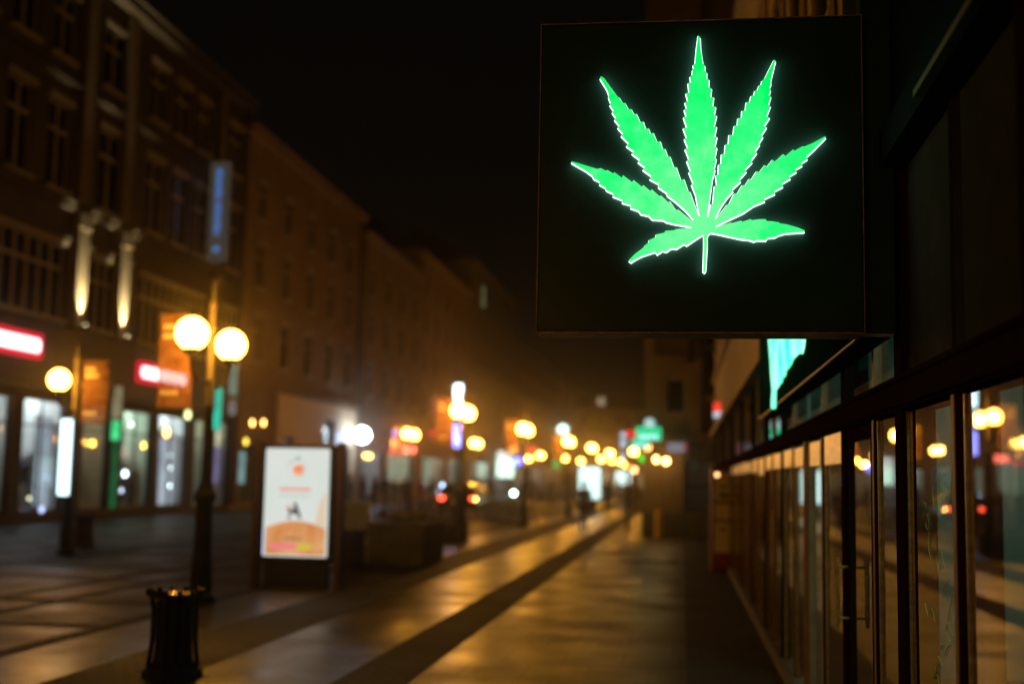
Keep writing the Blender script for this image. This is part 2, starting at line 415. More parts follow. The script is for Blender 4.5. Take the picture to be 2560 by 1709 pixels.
# ------------------------------------------------------------------ NEAR SHOPFRONT (right)
XF = 0.93
M_teal = mat('teal_plaster', (0.20, 0.27, 0.23), 0.85, var=0.15, scale=1.2)
shop = thing('shopfront_building', 'long dark timber and glass shopfront close by on the right, under the leaf sign', 'building', (XF, 0, 0), 0)
# local: x into the building, y along the street
def Yx(px): return 3104*XF/(px - 1705)
posts = [(3.34, 3.50, 'p'), (4.31, 4.46, 'm'), (5.38, 5.56, 'p'), (6.17, 6.28, 'm'), (7.24, 7.41, 'p'), (8.42, 8.54, 'm'), (9.36, 9.66, 't'),
         (10.6, 10.72, 'm'), (11.7, 11.88, 'p'), (13.0, 13.12, 'm'), (14.1, 14.3, 'p'), (15.5, 15.63, 'm'), (16.8, 17.0, 'p'), (18.4, 18.55, 'm'), (19.9, 20.15, 'p'), (22.0, 22.15, 'm'), (24.0, 24.3, 'p'), (26.6, 26.8, 'm'), (29.2, 29.5, 'p'), (32.4, 32.6, 'm'), (35.6, 36.0, 'p')]
pre = [(-3.4, -3.0, 'p'), (-1.9, -1.7, 'm'), (-0.6, -0.2, 'p'), (0.7, 0.95, 'm'), (1.75, 2.05, 'm')]
allp = pre + posts
ZT, ZT2, ZU = 2.02, 2.17, 3.05
for (y0, y1, k) in allp:
    b = MB()
    if k == 'p': b.box(-.018, .12, y0, y1, 0.004, ZU); b.box(-.027, -.019, y0+.02, y1-.02, 0.004, .30)
    elif k == 't': b.box(-.015, .12, y0, y1, .14, ZT); b.box(-.025, -.016, y0+.04, y0+.1, .14, ZT); b.box(-.025, -.016, y1-.1, y1-.04, .14, ZT)
    else:
        b.box(-.008, .12, y0, y1-.05, .14, ZT)
        q_ = MB(); q_.box(-.010, .11, y1-.048, y1, .14, ZT-.002); strip = (q_,)
    o = b.build('post' if k == 'p' else 'mullion', M_littan if k == 't' else M_wood, shop, bevel=.006)
    if k == 'm': strip[0].build('lamplit_edge', M_littan, o)  # tan strip painted as the lamplit front of the dark mullion
    if k != 't' and y0 > 2.5:
        b = MB()
        b.box(-.002, .009, y0-.022, y0-.008, .15, ZT-.01); b.box(-.002, .009, y1+.008, y1+.022, .15, ZT-.01)
        b.build('brass_bead', M_brass, o)
for i in range(len(allp)-1):
    y0 = allp[i][1]; y1 = allp[i+1][0]
    pn = MB(); pn.face([(.01,y0,.14),(.01,y1,.14),(.01,y1,ZT),(.01,y0,ZT)])
    o = pn.build('glass_pane', M_shopglass, shop)
    pn = MB(); pn.face([(.01,y0,ZT2),(.01,y1,ZT2),(.01,y1,ZU),(.01,y0,ZU)])
    pn.build('fanlight_pane', M_frost if y0 < 5.2 else M_shopglass, shop)
b = MB()
b.box(-.028, .12, -3.4, 36, ZT, ZT2); b.box(-.044, -.029, -3.4, 36, ZT+.012, ZT+.028); b.box(-.040,-.029,-3.4,36,ZT2-.03,ZT2-.012)
b.build('transom_beam', M_wood, shop, bevel=.004)
b = MB(); b.box(-.05, .12, -3.4, 36, 0.004, .14); b.box(-.065,-.05,-3.4,36,.105,.125); b.build('plinth', mat('plinth_stone', (.12,.09,.06), .5, var=.3), shop)
for i in range(len(allp)-1):       # thin upright bars dividing the fanlights
    if allp[i][0] < 2.5: continue
    ym = allp[i][2] == 'm' and (allp[i][0]+allp[i][1])/2
    if ym:
        b = MB(); b.box(-.01, .06, ym-.03, ym+.03, ZT2, ZU); b.build('fanlight_bar', M_littan if ym > 5.5 else M_wood, shop)
# pale header boards over the far doors
for i in range(len(allp)-1):
    y0, y1 = allp[i][1]+.004, allp[i+1][0]-.004
    if y0 < 7.0: continue
    b = MB(); rb = random.Random(i); w_ = (y1-y0)*.05; b.box(-.012, .009, y0+w_, y1-w_*(1+rb.random()*2), 1.80+rb.random()*.07, ZT-.002-rb.random()*.03); b.build('header_board', M_woodp, shop, bevel=.003)
# door in the third bay with handle
d = MB(); d.box(-.006,.009,6.31,6.36,.15,ZT-.01); d.box(-.006,.009,7.17,7.23,.15,ZT-.01); d.box(-.006,.009,6.361,7.169,.15,.36); d.box(-.006,.009,6.361,7.169,ZT-.08,ZT-.01)
do = d.build('door', M_wood, shop)
b = MB(); b.tube([(-.07,7.20,.92),(-.07,7.20,1.30)], .012); b.tube([(-.07,7.20,.97),(.0,7.20,.97)], .008); b.tube([(-.07,7.20,1.25),(.0,7.20,1.25)], .008)
b.build('handle', M_brass, do)
# interior
b = MB()
b.box(2.6, 2.7, -3.4, 36, 0, 3.2); b.mi = 1; b.box(.16, 2.6, -3.4, 36, -.05, .02); b.mi = 0; b.box(.16, 2.6, -3.4, 36, 3.1, 3.2)
for y in (-3.4, 11.7, 18.0, 35.9): b.box(.16, 2.6, y, y+.1, .02, 3.1)
b.build('interior_wall', [M_teal, M_conc], shop)
b = MB(); b.box(1.2,1.5,2.0,11.0,3.02,3.06); b.build('ceiling_light', emit('dim_interior', (0.70,1.0,0.84), 8), shop)
# wall above: dark near part, cream further along
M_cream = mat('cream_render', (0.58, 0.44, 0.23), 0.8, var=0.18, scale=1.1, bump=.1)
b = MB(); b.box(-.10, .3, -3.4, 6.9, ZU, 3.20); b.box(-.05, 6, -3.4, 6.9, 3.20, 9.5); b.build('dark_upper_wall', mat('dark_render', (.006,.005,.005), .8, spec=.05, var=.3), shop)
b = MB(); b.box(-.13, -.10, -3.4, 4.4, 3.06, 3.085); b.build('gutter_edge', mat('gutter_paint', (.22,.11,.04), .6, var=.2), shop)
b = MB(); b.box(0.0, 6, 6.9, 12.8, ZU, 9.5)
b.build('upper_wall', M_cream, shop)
# small window reveals along the upper wall
for y in (7.6, 9.4, 11.3):
    b = MB(); b.box(-.02, .0, y, y+.95, 4.6, 6.4); w = b.build('window', M_pane, shop)
    b = MB(); b.box(-.06,-.02,y-.1,y+1.05,4.5,4.6); b.box(-.05,-.02,y-.08,y,4.6,6.4); b.box(-.05,-.02,y+.95,y+1.03,4.6,6.4); b.box(-.06,-.02,y-.1,y+1.05,6.4,6.52); b.build('frame', M_cream, w)
# scratched graffiti on the glass
gs = [[(1030,80),(1008,110),(1010,160),(1045,200),(1062,240),(1050,290),(1030,302)],[(1068,130),(1062,200),(1070,270)],[(1055,165),(1085,150)],
      [(935,180),(932,260),(942,350)],[(975,120),(965,240),(975,350)],[(935,255),(972,240)],[(990,150),(1000,270)],[(962,150),(1000,230)],
      [(860,280),(880,330),(862,380),(885,370),(905,440),(895,488),(880,440),(900,400)],[(905,500),(900,560),(905,640),(920,700)],
      [(970,800),(960,700),(980,615),(1000,700),(975,760),(960,700)],[(1000,690),(1020,760)],[(1010,890),(1035,840),(1010,830)],[(1020,890),(1015,960),(1028,1010)],
      [(1072,920),(1060,1000),(1040,1120),(1060,1150)],[(1100,1060),(1105,1180),(1108,1290),(1085,1250)],[(875,1000),(900,1090),(925,1040),(945,1130)],
      [(1005,1230),(1050,1270),(1025,1200),(1040,1150),(1075,1230)],[(1000,1290),(985,1330),(1010,1370),(1035,1310),(1060,1290)],[(970,1370),(1000,1440),(975,1420),(965,1480)],[(950,1450),(938,1530),(960,1500),(975,1568)]]
for a_ in ((0,3),(3,8),(8,10),(10,12),(12,14),(14,16),(16,17),(17,18),(18,21)):
    b = MB()
    for st in gs[a_[0]:a_[1]]:
        q = [st[0]] + list(st) + [st[-1]]; sm = []
        for i in range(1, len(q)-2):
            for u in range(6):
                t = u/6; sm.append(tuple(.5*((2*q[i][j])+(-q[i-1][j]+q[i+1][j])*t+(2*q[i-1][j]-5*q[i][j]+4*q[i+1][j]-q[i+2][j])*t*t+(-q[i-1][j]+3*q[i][j]-3*q[i+1][j]+q[i+2][j])*t**3) for j in (0,1)))
        sm.append(st[-1])
        b.tube([(lambda p:(p.x-XF, p.y, p.z))(atX(2000+.3565*x, 1150+.3565*y, XF+.006)) for x,y in sm], .0014, 4)
    b.build('scribble', mat('marker_pen', (.34,.42,.14), .8, spec=0, var=.1), shop)

# fascia panel beyond the sign, with its own glowing leaf
FX = SX1 - .004
fas = thing('fascia_board', 'long glossy black fascia board running along the shopfront behind the leaf sign', 'fascia', (FX, YF+D+.01, SZ0))
b = MB(); b.box(0, .14, 0, 12.4-YF-D, 0, 1.25); b.build('board', mat('fascia_gloss', (.006,.026,.021), .6, var=.3, spec=.0), fas)
b = MB(); b.box(-.006, .004, 0, 12.4-YF-D, -.010, -.001); b.build('edge_strip', M_gold, fas)
pts = [(1919,760),(1921,850),(1925,900),(1927,940),(1930,975),(1928,1000),(1928,1020),(1935,1021),(1936,975),(1946,960),(1951,955),(1953,945),(1960,938),(1961,926),(1969,918),(1975,908),(1979,897),(1986,890),(1993,883),(2002,884),(2006,868),(2008,850),(2012,832),(2014,800),(2008,760),(1990,700),(1965,660),(1940,670)]
pl = [atX(x, y, FX-.016) for x, y in pts]
b = MB(); n0 = len(b.v); NP = len(pl)
b.v += [(p.x-FX, p.y-YF-D-.01, p.z-SZ0) for p in pl] + [(p.x-FX+.014, p.y-YF-D-.01, p.z-SZ0) for p in pl]
for t_ in tessellate_polygon([[Vector((p.y, p.z, 0)) for p in pl]]):
    b.f.append(tuple(t_)); b.m.append(0)
for k in range(NP): b.f.append((k, (k+1)%NP, NP+(k+1)%NP, NP+k)); b.m.append(0)
ls = b.build('leaf_emblem', emit('mint_led', (0.28,1.0,0.60), 2.0, col2=(0.02,0.95,0.42), scale=2.2))
ls.location = (FX, YF+D+.01, SZ0)
tag(ls, 'mint green glowing leaf emblem on the black fascia board, seen edge-on below the big sign', 'sign')

# ------------------------------------------------------------------ STREET LAMPS
LAMPLIGHT = None
def make_lamp(near=True):
    global LAMPLIGHT
    root = thing('street_lamp', 'tall lamp', 'street lamp', (0,0,0))
    seg = 16 if near else 8
    b = MB()
    b.lathe([(.19,0),(.19,.10),(.15,.14),(.14,.55),(.125,.62),(.115,1.30),(.15,1.34),(.15,1.42),(.10,1.50),(.065,1.62),(.055,2.6)], seg)
    b.build('pole', M_iron, root, smooth=False)
    b = MB(); b.lathe([(.056,2.601),(.048,3.9),(.06,3.93),(.06,3.98),(.03,4.05),(.012,4.30)], seg); b.build('pole_top', mat('lamplit_pole_paint', (.16,.13,.075), .5, .1, var=.3), root)  # paler upper pole: the globes' light on it is put into the colour
    for s in (-1, 1):
        b = MB(); b.tube([(0,0,2.95),(0,s*.25,2.86),(0,s*.48,2.90),(0,s*.66,3.05),(0,s*.70,3.24)], .026, 6)
        b.lathe([(.03,3.20),(.10,3.24),(.11,3.29),(.09,3.31)], seg, 0, s*.70)
        arm = b.build('lamp_arm', M_iron, root)
        b = MB(); b.ball((0, s*.70, 3.50), .215, 24 if near else 12, 14 if near else 8)
        gl = b.build('globe', M_lamp, root, smooth=True)
        ld = LAMPLIGHT or bpy.data.lights.new('lamp_bulb', 'POINT'); LAMPLIGHT = ld
        ld.energy = 185; ld.color = (1.0, .42, .03); ld.shadow_soft_size = .10
        lo = bpy.data.objects.new('lamp_bulb', ld); COL.objects.link(lo); lo.parent = gl; lo.location = (0, s*.70, 3.50)
        b = MB(); b.lathe([(.05,3.715),(.03,3.76),(.008,3.80)], seg, 0, s*.70); b.build('finial', M_iron, root)
    return root
def banner(loc, label, side, W=.49):
    M_b = bpy.data.materials.get('banner_cloth')
    if not M_b:
        M_b = bpy.data.materials.new('banner_cloth'); M_b.use_nodes = True; nt = M_b.node_tree; nt.nodes.remove(nt.nodes['Principled BSDF'])
        d = nt.nodes.new('ShaderNodeBsdfDiffuse'); t_ = nt.nodes.new('ShaderNodeBsdfTranslucent'); tr = nt.nodes.new('ShaderNodeBsdfTransparent')
        tc = nt.nodes.new('ShaderNodeTexCoord'); n = nt.nodes.new('ShaderNodeTexNoise'); n.inputs['Scale'].default_value = 5; nt.links.new(tc.outputs['Object'], n.inputs[0])
        r = nt.nodes.new('ShaderNodeValToRGB'); r.color_ramp.elements[0].position=.4; r.color_ramp.elements[1].position=.6
        r.color_ramp.elements[0].color=(.26,.11,.05,1); r.color_ramp.elements[1].color=(.36,.20,.09,1); nt.links.new(n.outputs['Fac'], r.inputs[0])
        nt.links.new(r.outputs[0], d.inputs[0]); nt.links.new(r.outputs[0], t_.inputs[0])
        a = nt.nodes.new('ShaderNodeAddShader'); a.inputs; nt.links.new(d.outputs[0], a.inputs[0]); nt.links.new(t_.outputs[0], a.inputs[1])
        m1 = nt.nodes.new('ShaderNodeMixShader'); m1.inputs[0].default_value=.5; nt.links.new(d.outputs[0], m1.inputs[1]); nt.links.new(t_.outputs[0], m1.inputs[2])
        m2 = nt.nodes.new('ShaderNodeMixShader'); m2.inputs[0].default_value=.30; nt.links.new(m1.outputs[0], m2.inputs[1]); nt.links.new(tr.outputs[0], m2.inputs[2])
        nt.links.new(m2.outputs[0], nt.nodes['Material Output'].inputs[0])
    root = thing('banner', label, 'banner', loc, 0, 'banners hung from the street lamps')
    x0, x1 = (-.26-W, -.26) if side < 0 else (.14, .14+W)
    b = MB(); b.tube([(0,0,1.30),(x0 if side<0 else x1,0,1.30)], .012, 6); b.tube([(0,0,-.0),(x0 if side<0 else x1,0,-.0)], .012, 6); b.build('bracket', M_iron, root)
    b = MB()
    K = 8
    for i in range(K):
        for (a0, a1) in ((0, 1),):
            za = 1.29*i/K; zb = 1.29*(i+1)/K
            b.face([(x0, .01*math.sin(i), za), (x1, .012*math.cos(i*1.3), za), (x1, .012*math.cos((i+1)*1.3), zb), (x0, .01*math.sin(i+1), zb)])
    cl = b.build('cloth', M_b, root, smooth=True)
    for z, w in ((.18,.8),(.95,.75),(1.08,.5)):
        b = MB()
        n = int(6*w)
        for i in range(n):
            u = x0 + (x1-x0)*(.12 + i*.13); b.box(u, u+(x1-x0)*.09, -.016, -.013, z, z+.06)
        b.build('lettering', mat('banner_white', (.75,.7,.6), .8, var=.05), cl)
    return root
lamp0 = make_lamp(True)
lampF = make_lamp(False)
bpy.context.view_layer.update()
def hz(x): return 1205 + (x-1705)*.0193
spots = [ # px, py of the pair of globes, label
 (531, 848, 'near double-globe street lamp on a dark pole, between the slatted bin and the advertising lightbox'),
 (190, 956, 'far left street lamp with orange banner and white light strip, one globe unlit'),
 (1158, 1030, 'double-globe street lamp shining beside the tall blue and white pylon'),
 (1313, 1074, 'double-globe street lamp, the third in the middle row'),
 (1422, 1104, 'double-globe street lamp, the fourth of the middle row, under a small white sign light'),
 (1480, 1120, 'double-globe street lamp, the fifth of the middle row going away'),
 (1525, 1133, 'double-globe street lamp, the sixth of the middle row going away'),
 (1552, 1155, 'double-globe street lamp, second to last in the middle row'),
 (1567, 1163, 'smallest and farthest double-globe street lamp of the middle row'),
 (1027, 1085, 'double-globe street lamp near the left facades, beside red shop signs'),
 (1190, 1108, 'double-globe street lamp of the left row, just right of the pylon'),
 (1321, 1146, 'faint double-globe street lamp of the left row, before the shop with the blue light'),
 (1351, 1138, 'double-globe street lamp of the left row beyond the car'),
 (1416, 1146, 'double-globe street lamp of the left row, between two brighter far ones'),
 (1452, 1152, 'dim far double-globe street lamp of the left row'),
 (1503, 1147, 'far double-globe street lamp standing left of the bright poster box'),
 (1528, 1152, 'far double-globe street lamp over the walkers in the middle distance'),
 (1584, 1129, 'right-most double-globe street lamp, before the dark end of the street'),
]
LAMPS = []
for i, (px, py, lab) in enumerate(spots):
    p = atZ(px, py, 3.5); Y = p.y
    src = lamp0 if i < 4 else lampF
    if i == 0: o = lamp0
    elif i == 4: o = lampF
    else: o = copy_tree(src, (0,0,0))
    o.location = (p.x, Y, 0.004 if -6.1 < p.x < 0 else 0.0); o['label'] = lab; o['group'] = 'double-globe street lamps along the street'
    LAMPS.append(o)
    if i == 1:
        bpy.context.view_layer.update()
        arms = [c for c in o.children if any(g.name.startswith('globe') for g in [c]) ]
        gl = max(arms, key=lambda g: sum(v.co.y for v in g.data.vertices))
        gl.data = gl.data.copy(); gl.data.materials[0] = mat('unlit_globe', (.55,.45,.30), .3, var=.1)
        for c in list(gl.children): bpy.data.objects.remove(c)
for (x, y, lab) in ((-6.2, -6.5, 'street lamp of the middle row standing behind the viewpoint'), (-12.8, 7.5, 'street lamp of the left row outside the left edge'), (-6.2, -19.0, 'street lamp of the middle row farthest behind the viewpoint')):
    o = copy_tree(lamp0, (x, y, 0), 0, lab)
l0 = LAMPS[0].location; l1 = LAMPS[1].location
banner((l0.x, l0.y, 2.56), 'see-through orange banner on the near lamp post, in front of the small red shop sign', -1)
banner((l1.x, l1.y, 2.66), 'glowing orange banner on the far left lamp post', 1, .56)
for i, lb in ((2,'salmon banner on the lamp post beside the blue pylon'), (3,'salmon banner on the third lamp post of the middle row'), (4,'salmon banner on the fourth lamp post of the middle row'),(9,'salmon banner on the lamp post beside the red shop signs')):
    banner((LAMPS[i].location.x, LAMPS[i].location.y, 2.6), lb, -1)

# ------------------------------------------------------------------ BINS
def make_bin():
    root = thing('litter_bin', 'bin', 'litter bin', (0,0,0))
    b = MB(); b.lathe([(.25,0),(.25,.05),(.19,.10),(.17,.13)], 16); b.build('base', M_iron, root)
    b = MB()
    b.lathe([(.165,.12),(.155,.20),(.15,.60),(.165,.66)], 20)
    for k in range(16):
        a = 2*PI*k/16; c, s = math.cos(a), math.sin(a)
        b.tube([(c*.21,s*.21,.08),(c*.195,s*.195,.18),(c*.182,s*.182,.30),(c*.18,s*.18,.55),(c*.20,s*.20,.64)], .014, 5)
    b.build('slatted_body', M_iron, root)
    b = MB()
    b.tube([(math.cos(2*PI*k/20)*.215, math.sin(2*PI*k/20)*.215, .665) for k in range(20)], .018, 6, closed=True)
    for k in range(12):
        a = 2*PI*k/12; b.box(math.cos(a)*.22-.02, math.cos(a)*.22+.02, math.sin(a)*.22-.02, math.sin(a)*.22+.02, .67, .72)
    b.build('rim', M_iron, root)
    b = MB(); b.lathe([(.12,.66),(.12,.685),(.02,.70)], 14); b.ball((.05,-.09,.695),.022,8,6); b.ball((.11,-.08,.695),.022,8,6); b.build('ashtray', mat('steel', (.5,.45,.38), .18, 1.0, var=.1), root)
    return root
bn = make_bin(); bpy.context.view_layer.update()
G = 'slatted cast-iron litter bins'
p = atZ(430, 1690); bn.location = (p.x, p.y, .008); bn['label'] = 'dark slatted litter bin in the foreground, left of the near lamp post'; bn['group'] = G
p = atZ(208, 1368); copy_tree(bn, (p.x, p.y, 0.0), 0, 'dark litter bin beside the far left lamp post')
p = atZ(884, 1421); copy_tree(bn, (p.x, p.y, 0.0), 0, 'dark litter bin between the advertising lightbox and the planter')

# ------------------------------------------------------------------ ADVERTISING LIGHTBOX
Y = 18.3
pc = atY(736, 1388, Y)
ad = thing('advertising_lightbox', 'upright advertising lightbox with bright white and orange poster in a black frame', 'lightbox', (pc.x, Y, 0.0), math.radians(-3))
b = MB()
b.box(-.60,.60,0,.22,.40,2.16); b.build('housing', M_blackmetal, ad, bevel=.02)
for s in (-1, 1):
    b = MB(); b.box(s*.66-.05, s*.66+.05, .02, .20, 0, 2.20); b.build('leg', mat('bronze_paint', (.055,.03,.015), .4, .4, var=.2), ad, bevel=.01)
b = MB(); b.box(-.5,.5,.04,.18,.0,.40); b.build('foot_panel', M_blackmetal, ad)
EW = emit('poster_light', (.80,.88,.80), .84, col2=(.86,.90,.84), scale=1.5)
b = MB(); b.rslab(-.51,.51,.48,2.10,-.010,.008,.03); pst = b.build('poster', EW, ad)
def pe(n, c, s=1.0): return emit(n, c, s)
def pr(x): return -.51 + 1.02*x          # poster coordinates 0..1
def pz(y): return 2.10 - 1.62*y
b = MB()
hill = [(pr(.03), pz(.985)), (pr(.97), pz(.985)), (pr(.97), pz(.74))] + [(pr(.97-.94*k/14), pz(.74-.07*math.sin(PI*k/14))) for k in range(1,14)] + [(pr(.03), pz(.74))]
b.poly(hill, -.0125, -.0105, sides=False)
b.build('orange_hill', emit('poster_orange', (.66,.25,.07), .95, col2=(.80,.42,.18), scale=2.5), pst)
b = MB(); b.poly([(pr(.97),pz(.40)),(pr(.88),pz(.47)),(pr(.84),pz(.56)),(pr(.80),pz(.70)),(pr(.97),pz(.735))], -.0125, -.0105, sides=False); b.build('peach_patch', pe('poster_peach', (.78,.62,.45), .95), pst)
b = MB(); b.disc((pr(.50), -.0140, pz(.19)), .145, 28, t=.001); b.build('pale_ring', pe('poster_grey', (.55,.66,.68)), pst)
b = MB(); b.disc((pr(.50), -.0150, pz(.195)), .122, 28, t=.0008); b.build('ring_core', pe('poster_pale', (.80,.80,.74)), pst)
b = MB(); b.disc((pr(.52), -.0162, pz(.20)), .095, 26, t=.001, sx=1.0); b.build('round_logo', pe('poster_logo', (.88,.42,.20)), pst)
b = MB(); 
for i in range(5): b.box(pr(.45)+i*.028, pr(.45)+i*.028+.020, -.0172, -.0165, pz(.205)-.012+i*.004, pz(.19)+.012+i*.004)
b.build('logo_text', pe('poster_red', (.80,.12,.08)), pst)
b = MB(); b.box(pr(.49),pr(.53),-.0162,-.0152,pz(.105),pz(.075)); b.tube([(pr(.49),-.0155,pz(.10)),(pr(.40),-.0155,pz(.12)),(pr(.37),-.0155,pz(.17))], .004, 4); b.build('swoosh', pe('poster_dark', (.20,.25,.25)), pst)
b = MB()
for i in range(11): b.box(pr(.24)+i*.045, pr(.24)+i*.045+.034, -.0125, -.0108, pz(.395), pz(.365))
b.build('red_heading', pe('poster_red2', (.86,.22,.18)), pst)
b = MB()
for i in range(11): b.box(pr(.24)+i*.045, pr(.24)+i*.045+.028, -.0125, -.0108, pz(.45), pz(.428))
b.build('grey_subheading', pe('poster_grey2', (.55,.55,.52)), pst)
b = MB(); b.box(pr(.0)+.004,pr(.028),-.0125,-.0105,pz(.985),pz(.74)); b.build('blue_edge', pe('poster_blue', (.45,.70,1.0), 1.2), pst)
b = MB()   # little scooter drawing
b.disc((pr(.40),-.0125,pz(.635)),.028,12,t=.001); b.disc((pr(.56),-.0125,pz(.635)),.028,12,t=.001); b.poly([(pr(.37),pz(.60)),(pr(.58),pz(.62)),(pr(.54),pz(.56)),(pr(.50),pz(.50)),(pr(.46),pz(.50)),(pr(.47),pz(.56)),(pr(.38),pz(.57))], -.0125, -.0108, sides=False)
b.build('scooter_drawing', pe('poster_black', (.08,.09,.09)), pst)
b = MB(); b.box(pr(.36),pr(.41),-.0130,-.0126,pz(.565),pz(.535)); b.build('drawing_box', pe('poster_red3', (.7,.1,.06)), pst)
b = MB(); b.rslab(pr(.12),pr(.52),pz(.93),pz(.885),-.0150,.001,.015); b.build('pink_button', pe('poster_pink', (.88,.20,.26)), pst)
b = MB(); b.rslab(pr(.55),pr(.76),pz(.93),pz(.885),-.0150,.001,.015); b.build('lime_button', pe('poster_lime', (.62,.55,.04)), pst)
b = MB()
for i in range(7): b.box(pr(.34)+i*.04, pr(.34)+i*.04+.03, -.0150, -.0140, pz(.845), pz(.825))
b.build('small_print', pe('poster_brown', (.25,.13,.07)), pst)

# ------------------------------------------------------------------ PLANTERS, TABLE, CABINET
def planter(loc, w, d, h, label, seed):
    rnd = random.Random(seed)
    root = thing('planter', label, 'planter', loc, 0, 'planters and benches in the middle of the street')
    b = MB(); b.box(-w/2,w/2,0,d,0,h*.78); b.box(-w/2-.03,w/2+.03,-.03,d+.03,h*.78,h*.86); b.build('trough', M_conc, root, bevel=.02)
    b = MB()
    for k in range(260):
        x = rnd.uniform(-w/2,w/2); y = rnd.uniform(0,d); z = h*.84 + rnd.random()*h*.25
        a = rnd.uniform(0,PI*2); t_ = rnd.uniform(-.6,.6); l = rnd.uniform(.04,.09)
        u = Vector((math.cos(a),math.sin(a),t_))*l; v = Vector((-math.sin(a),math.cos(a),.3))*l*.5
        c = Vector((x,y,z)); b.face([c-u, c+v, c+u, c-v])
    b.build('plants', M_green, root)['kind'] = 'stuff'
    return root
p = atZ(985, 1410); planter((p.x,p.y,0), 1.10, 2.2, .92, 'big dark planter between the lightbox and the parked car', 1)
p = atZ(1098, 1354); planter((p.x,p.y,0), .9, 2.0, .55, 'second dark planter just in front of the parked car', 2)
p = atZ(1245, 1300); planter((p.x,p.y,0), 1.2, 2.0, .7, 'far low planter to the right of the parked car', 3)
p = atY(1005, 1283, 30); tb = thing('wooden_table', 'low wooden table with an orange-lit top behind the big planter', 'table', (p.x, 30, 0))
b = MB()
for i in range(5): b.box(-.55,.55,i*.16,i*.16+.14,.76,.80)
b.build('table_top', mat('table_wood', (.45,.25,.10), .45, var=.2), tb)
for sx in (-.45,.45):
    for sy in (.06,.70):
        b = MB(); b.tube([(sx,sy,0),(sx,sy,.76)], .03, 8); b.build('leg', M_iron, tb)
p = atZ(880, 1372); cb = thing('utility_cabinet', 'pale blue-grey utility cabinet behind the small bin by the lightbox', 'cabinet', (p.x,p.y,0))
b = MB(); b.box(-.32,.32,0,.4,0.08,1.05); b.box(-.36,.36,-.03,.43,1.05,1.10); b.build('body', mat('cabinet_paint', (.42,.46,.52), .5, var=.1), cb, bevel=.01)
b = MB(); b.box(-.30,.30,.02,.38,0,.08); b.build('plinth', M_conc, cb)
b = MB(); b.box(-.29,-.01,-.008,-.001,.15,1.0); b.box(.01,.29,-.008,-.001,.15,1.0); dd = b.build('doors', mat('cabinet_door', (.36,.40,.47), .5, var=.1), cb)
b = MB(); b.box(.03,.05,-.03,-.008,.5,.62); b.build('handle', M_blackmetal, dd)

# ------------------------------------------------------------------ PYLON (blue and white)
p = atY(1142, 1120, 46)
py = thing('info_pylon', 'tall slim pylon glowing white at the top and blue-violet below on a dark pole', 'pylon', (p.x, 46, 0))
b = MB(); b.tube([(0,.1,0),(0,.1,5.2)], .07, 10); b.build('pole', M_iron, py)
b = MB(); b.rslab(-.16,.16,4.55,5.22,0,.2,.08); b.build('white_light', emit('pylon_white', (.62,.92,1.0), 5.0), py)
b = MB(); b.rslab(-.10,.10,3.8,4.5,0,.2,.05); b.build('pale_blue_light', emit('pylon_pale', (.40,.62,1.0), 1.7), py)
b = MB(); b.rslab(-.14,.14,2.85,3.7,0,.2,.06); b.build('violet_light', emit('pylon_violet', (.24,.26,1.0), 5.0), py)
b = MB(); b.lathe([(.2,0),(.2,.12),(.1,.2)], 12, 0, .1); b.build('base', M_iron, py)

# ------------------------------------------------------------------ PARKED CAR (seen from behind)
p = atY(1143, 1284, 54)
car = thing('parked_car', 'dark hatchback car seen from behind with its tail lights lit', 'car', (p.x, 54, 0))
M_car = mat('car_paint', (.010,.011,.013), .2, .3, var=.1)
b = MB()
# side profile (y forward from the rear, z up) swept across x with tumblehome
prof = [(0.05,.32),(0.0,.55),(.02,.85),(.10,1.00),(.45,1.38),(1.0,1.46),(2.0,1.44),(2.85,1.02),(3.8,.88),(4.1,.70),(4.15,.35)]
secs = []
for x, sh in ((-.90,.0),(-.88,.03),(-.70,.06),(-.0,.075),(.70,.06),(.88,.03),(.90,.0)):
    s_ = []
    for (y, z) in prof:
        f = max(0, (z-.9)/.56); xx = x*(1-.20*f)
        s_.append((xx, y - sh*(1 if y < .6 else 0), z + (0.02*(1-abs(x)/.9) if z > 1.3 else 0)))
    secs.append(s_)
for i in range(len(secs)-1):
    for k in range(len(prof)-1): b.face([secs[i][k], secs[i+1][k], secs[i+1][k+1], secs[i][k+1]])
b.face(secs[0]); b.face(list(reversed(secs[-1]))); b.face([secs[0][0], secs[-1][0], secs[-1][-1], secs[0][-1]])
b.build('body', M_car, car)
b = MB(); b.face([(-.60,.085,1.04),(.60,.085,1.04),(.52,.36,1.345),(-.52,.36,1.345)]); b.build('rear_window', M_pane, car)
for s in (-1,1):
    b = MB(); b.rslab(s*.70-.13, s*.70+.13, .74, .90, -.085, .05, .03); b.build('tail_light', emit('tail_red', (1.0,.07,.03), 7.0), car)
    for yy in (.75, 3.25):
        b = MB()
        for k in range(1): b.disc((s*.86-(.10 if s>0 else -.0)-.0, yy, .32), .32, 22, axis='x', t=.12)
        w = b.build('wheel', mat('tyre', (.015,.015,.015), .8, var=.2), car)
        b = MB(); b.disc((s*.86+(.02 if s>0 else -.01), yy, .32), .19, 16, axis='x', t=.012); b.build('rim', mat('alloy', (.4,.4,.4), .3, .9, var=.1), w)
    b = MB(); b.box(s*.98-.09, s*.98+.09, 2.5, 2.6, .95, 1.10); b.build('wing_mirror', M_car, car, bevel=.02)
b = MB(); b.box(-.26,.26,-.088,-.078,.60,.71); b.build('number_plate', mat('plate', (.6,.6,.55), .5, var=.05), car)
b = MB(); b.rslab(-.92,.92,.34,.52,-.07,.2,.05); b.build('bumper', mat('bumper_plastic', (.02,.02,.02), .5, var=.1), car)
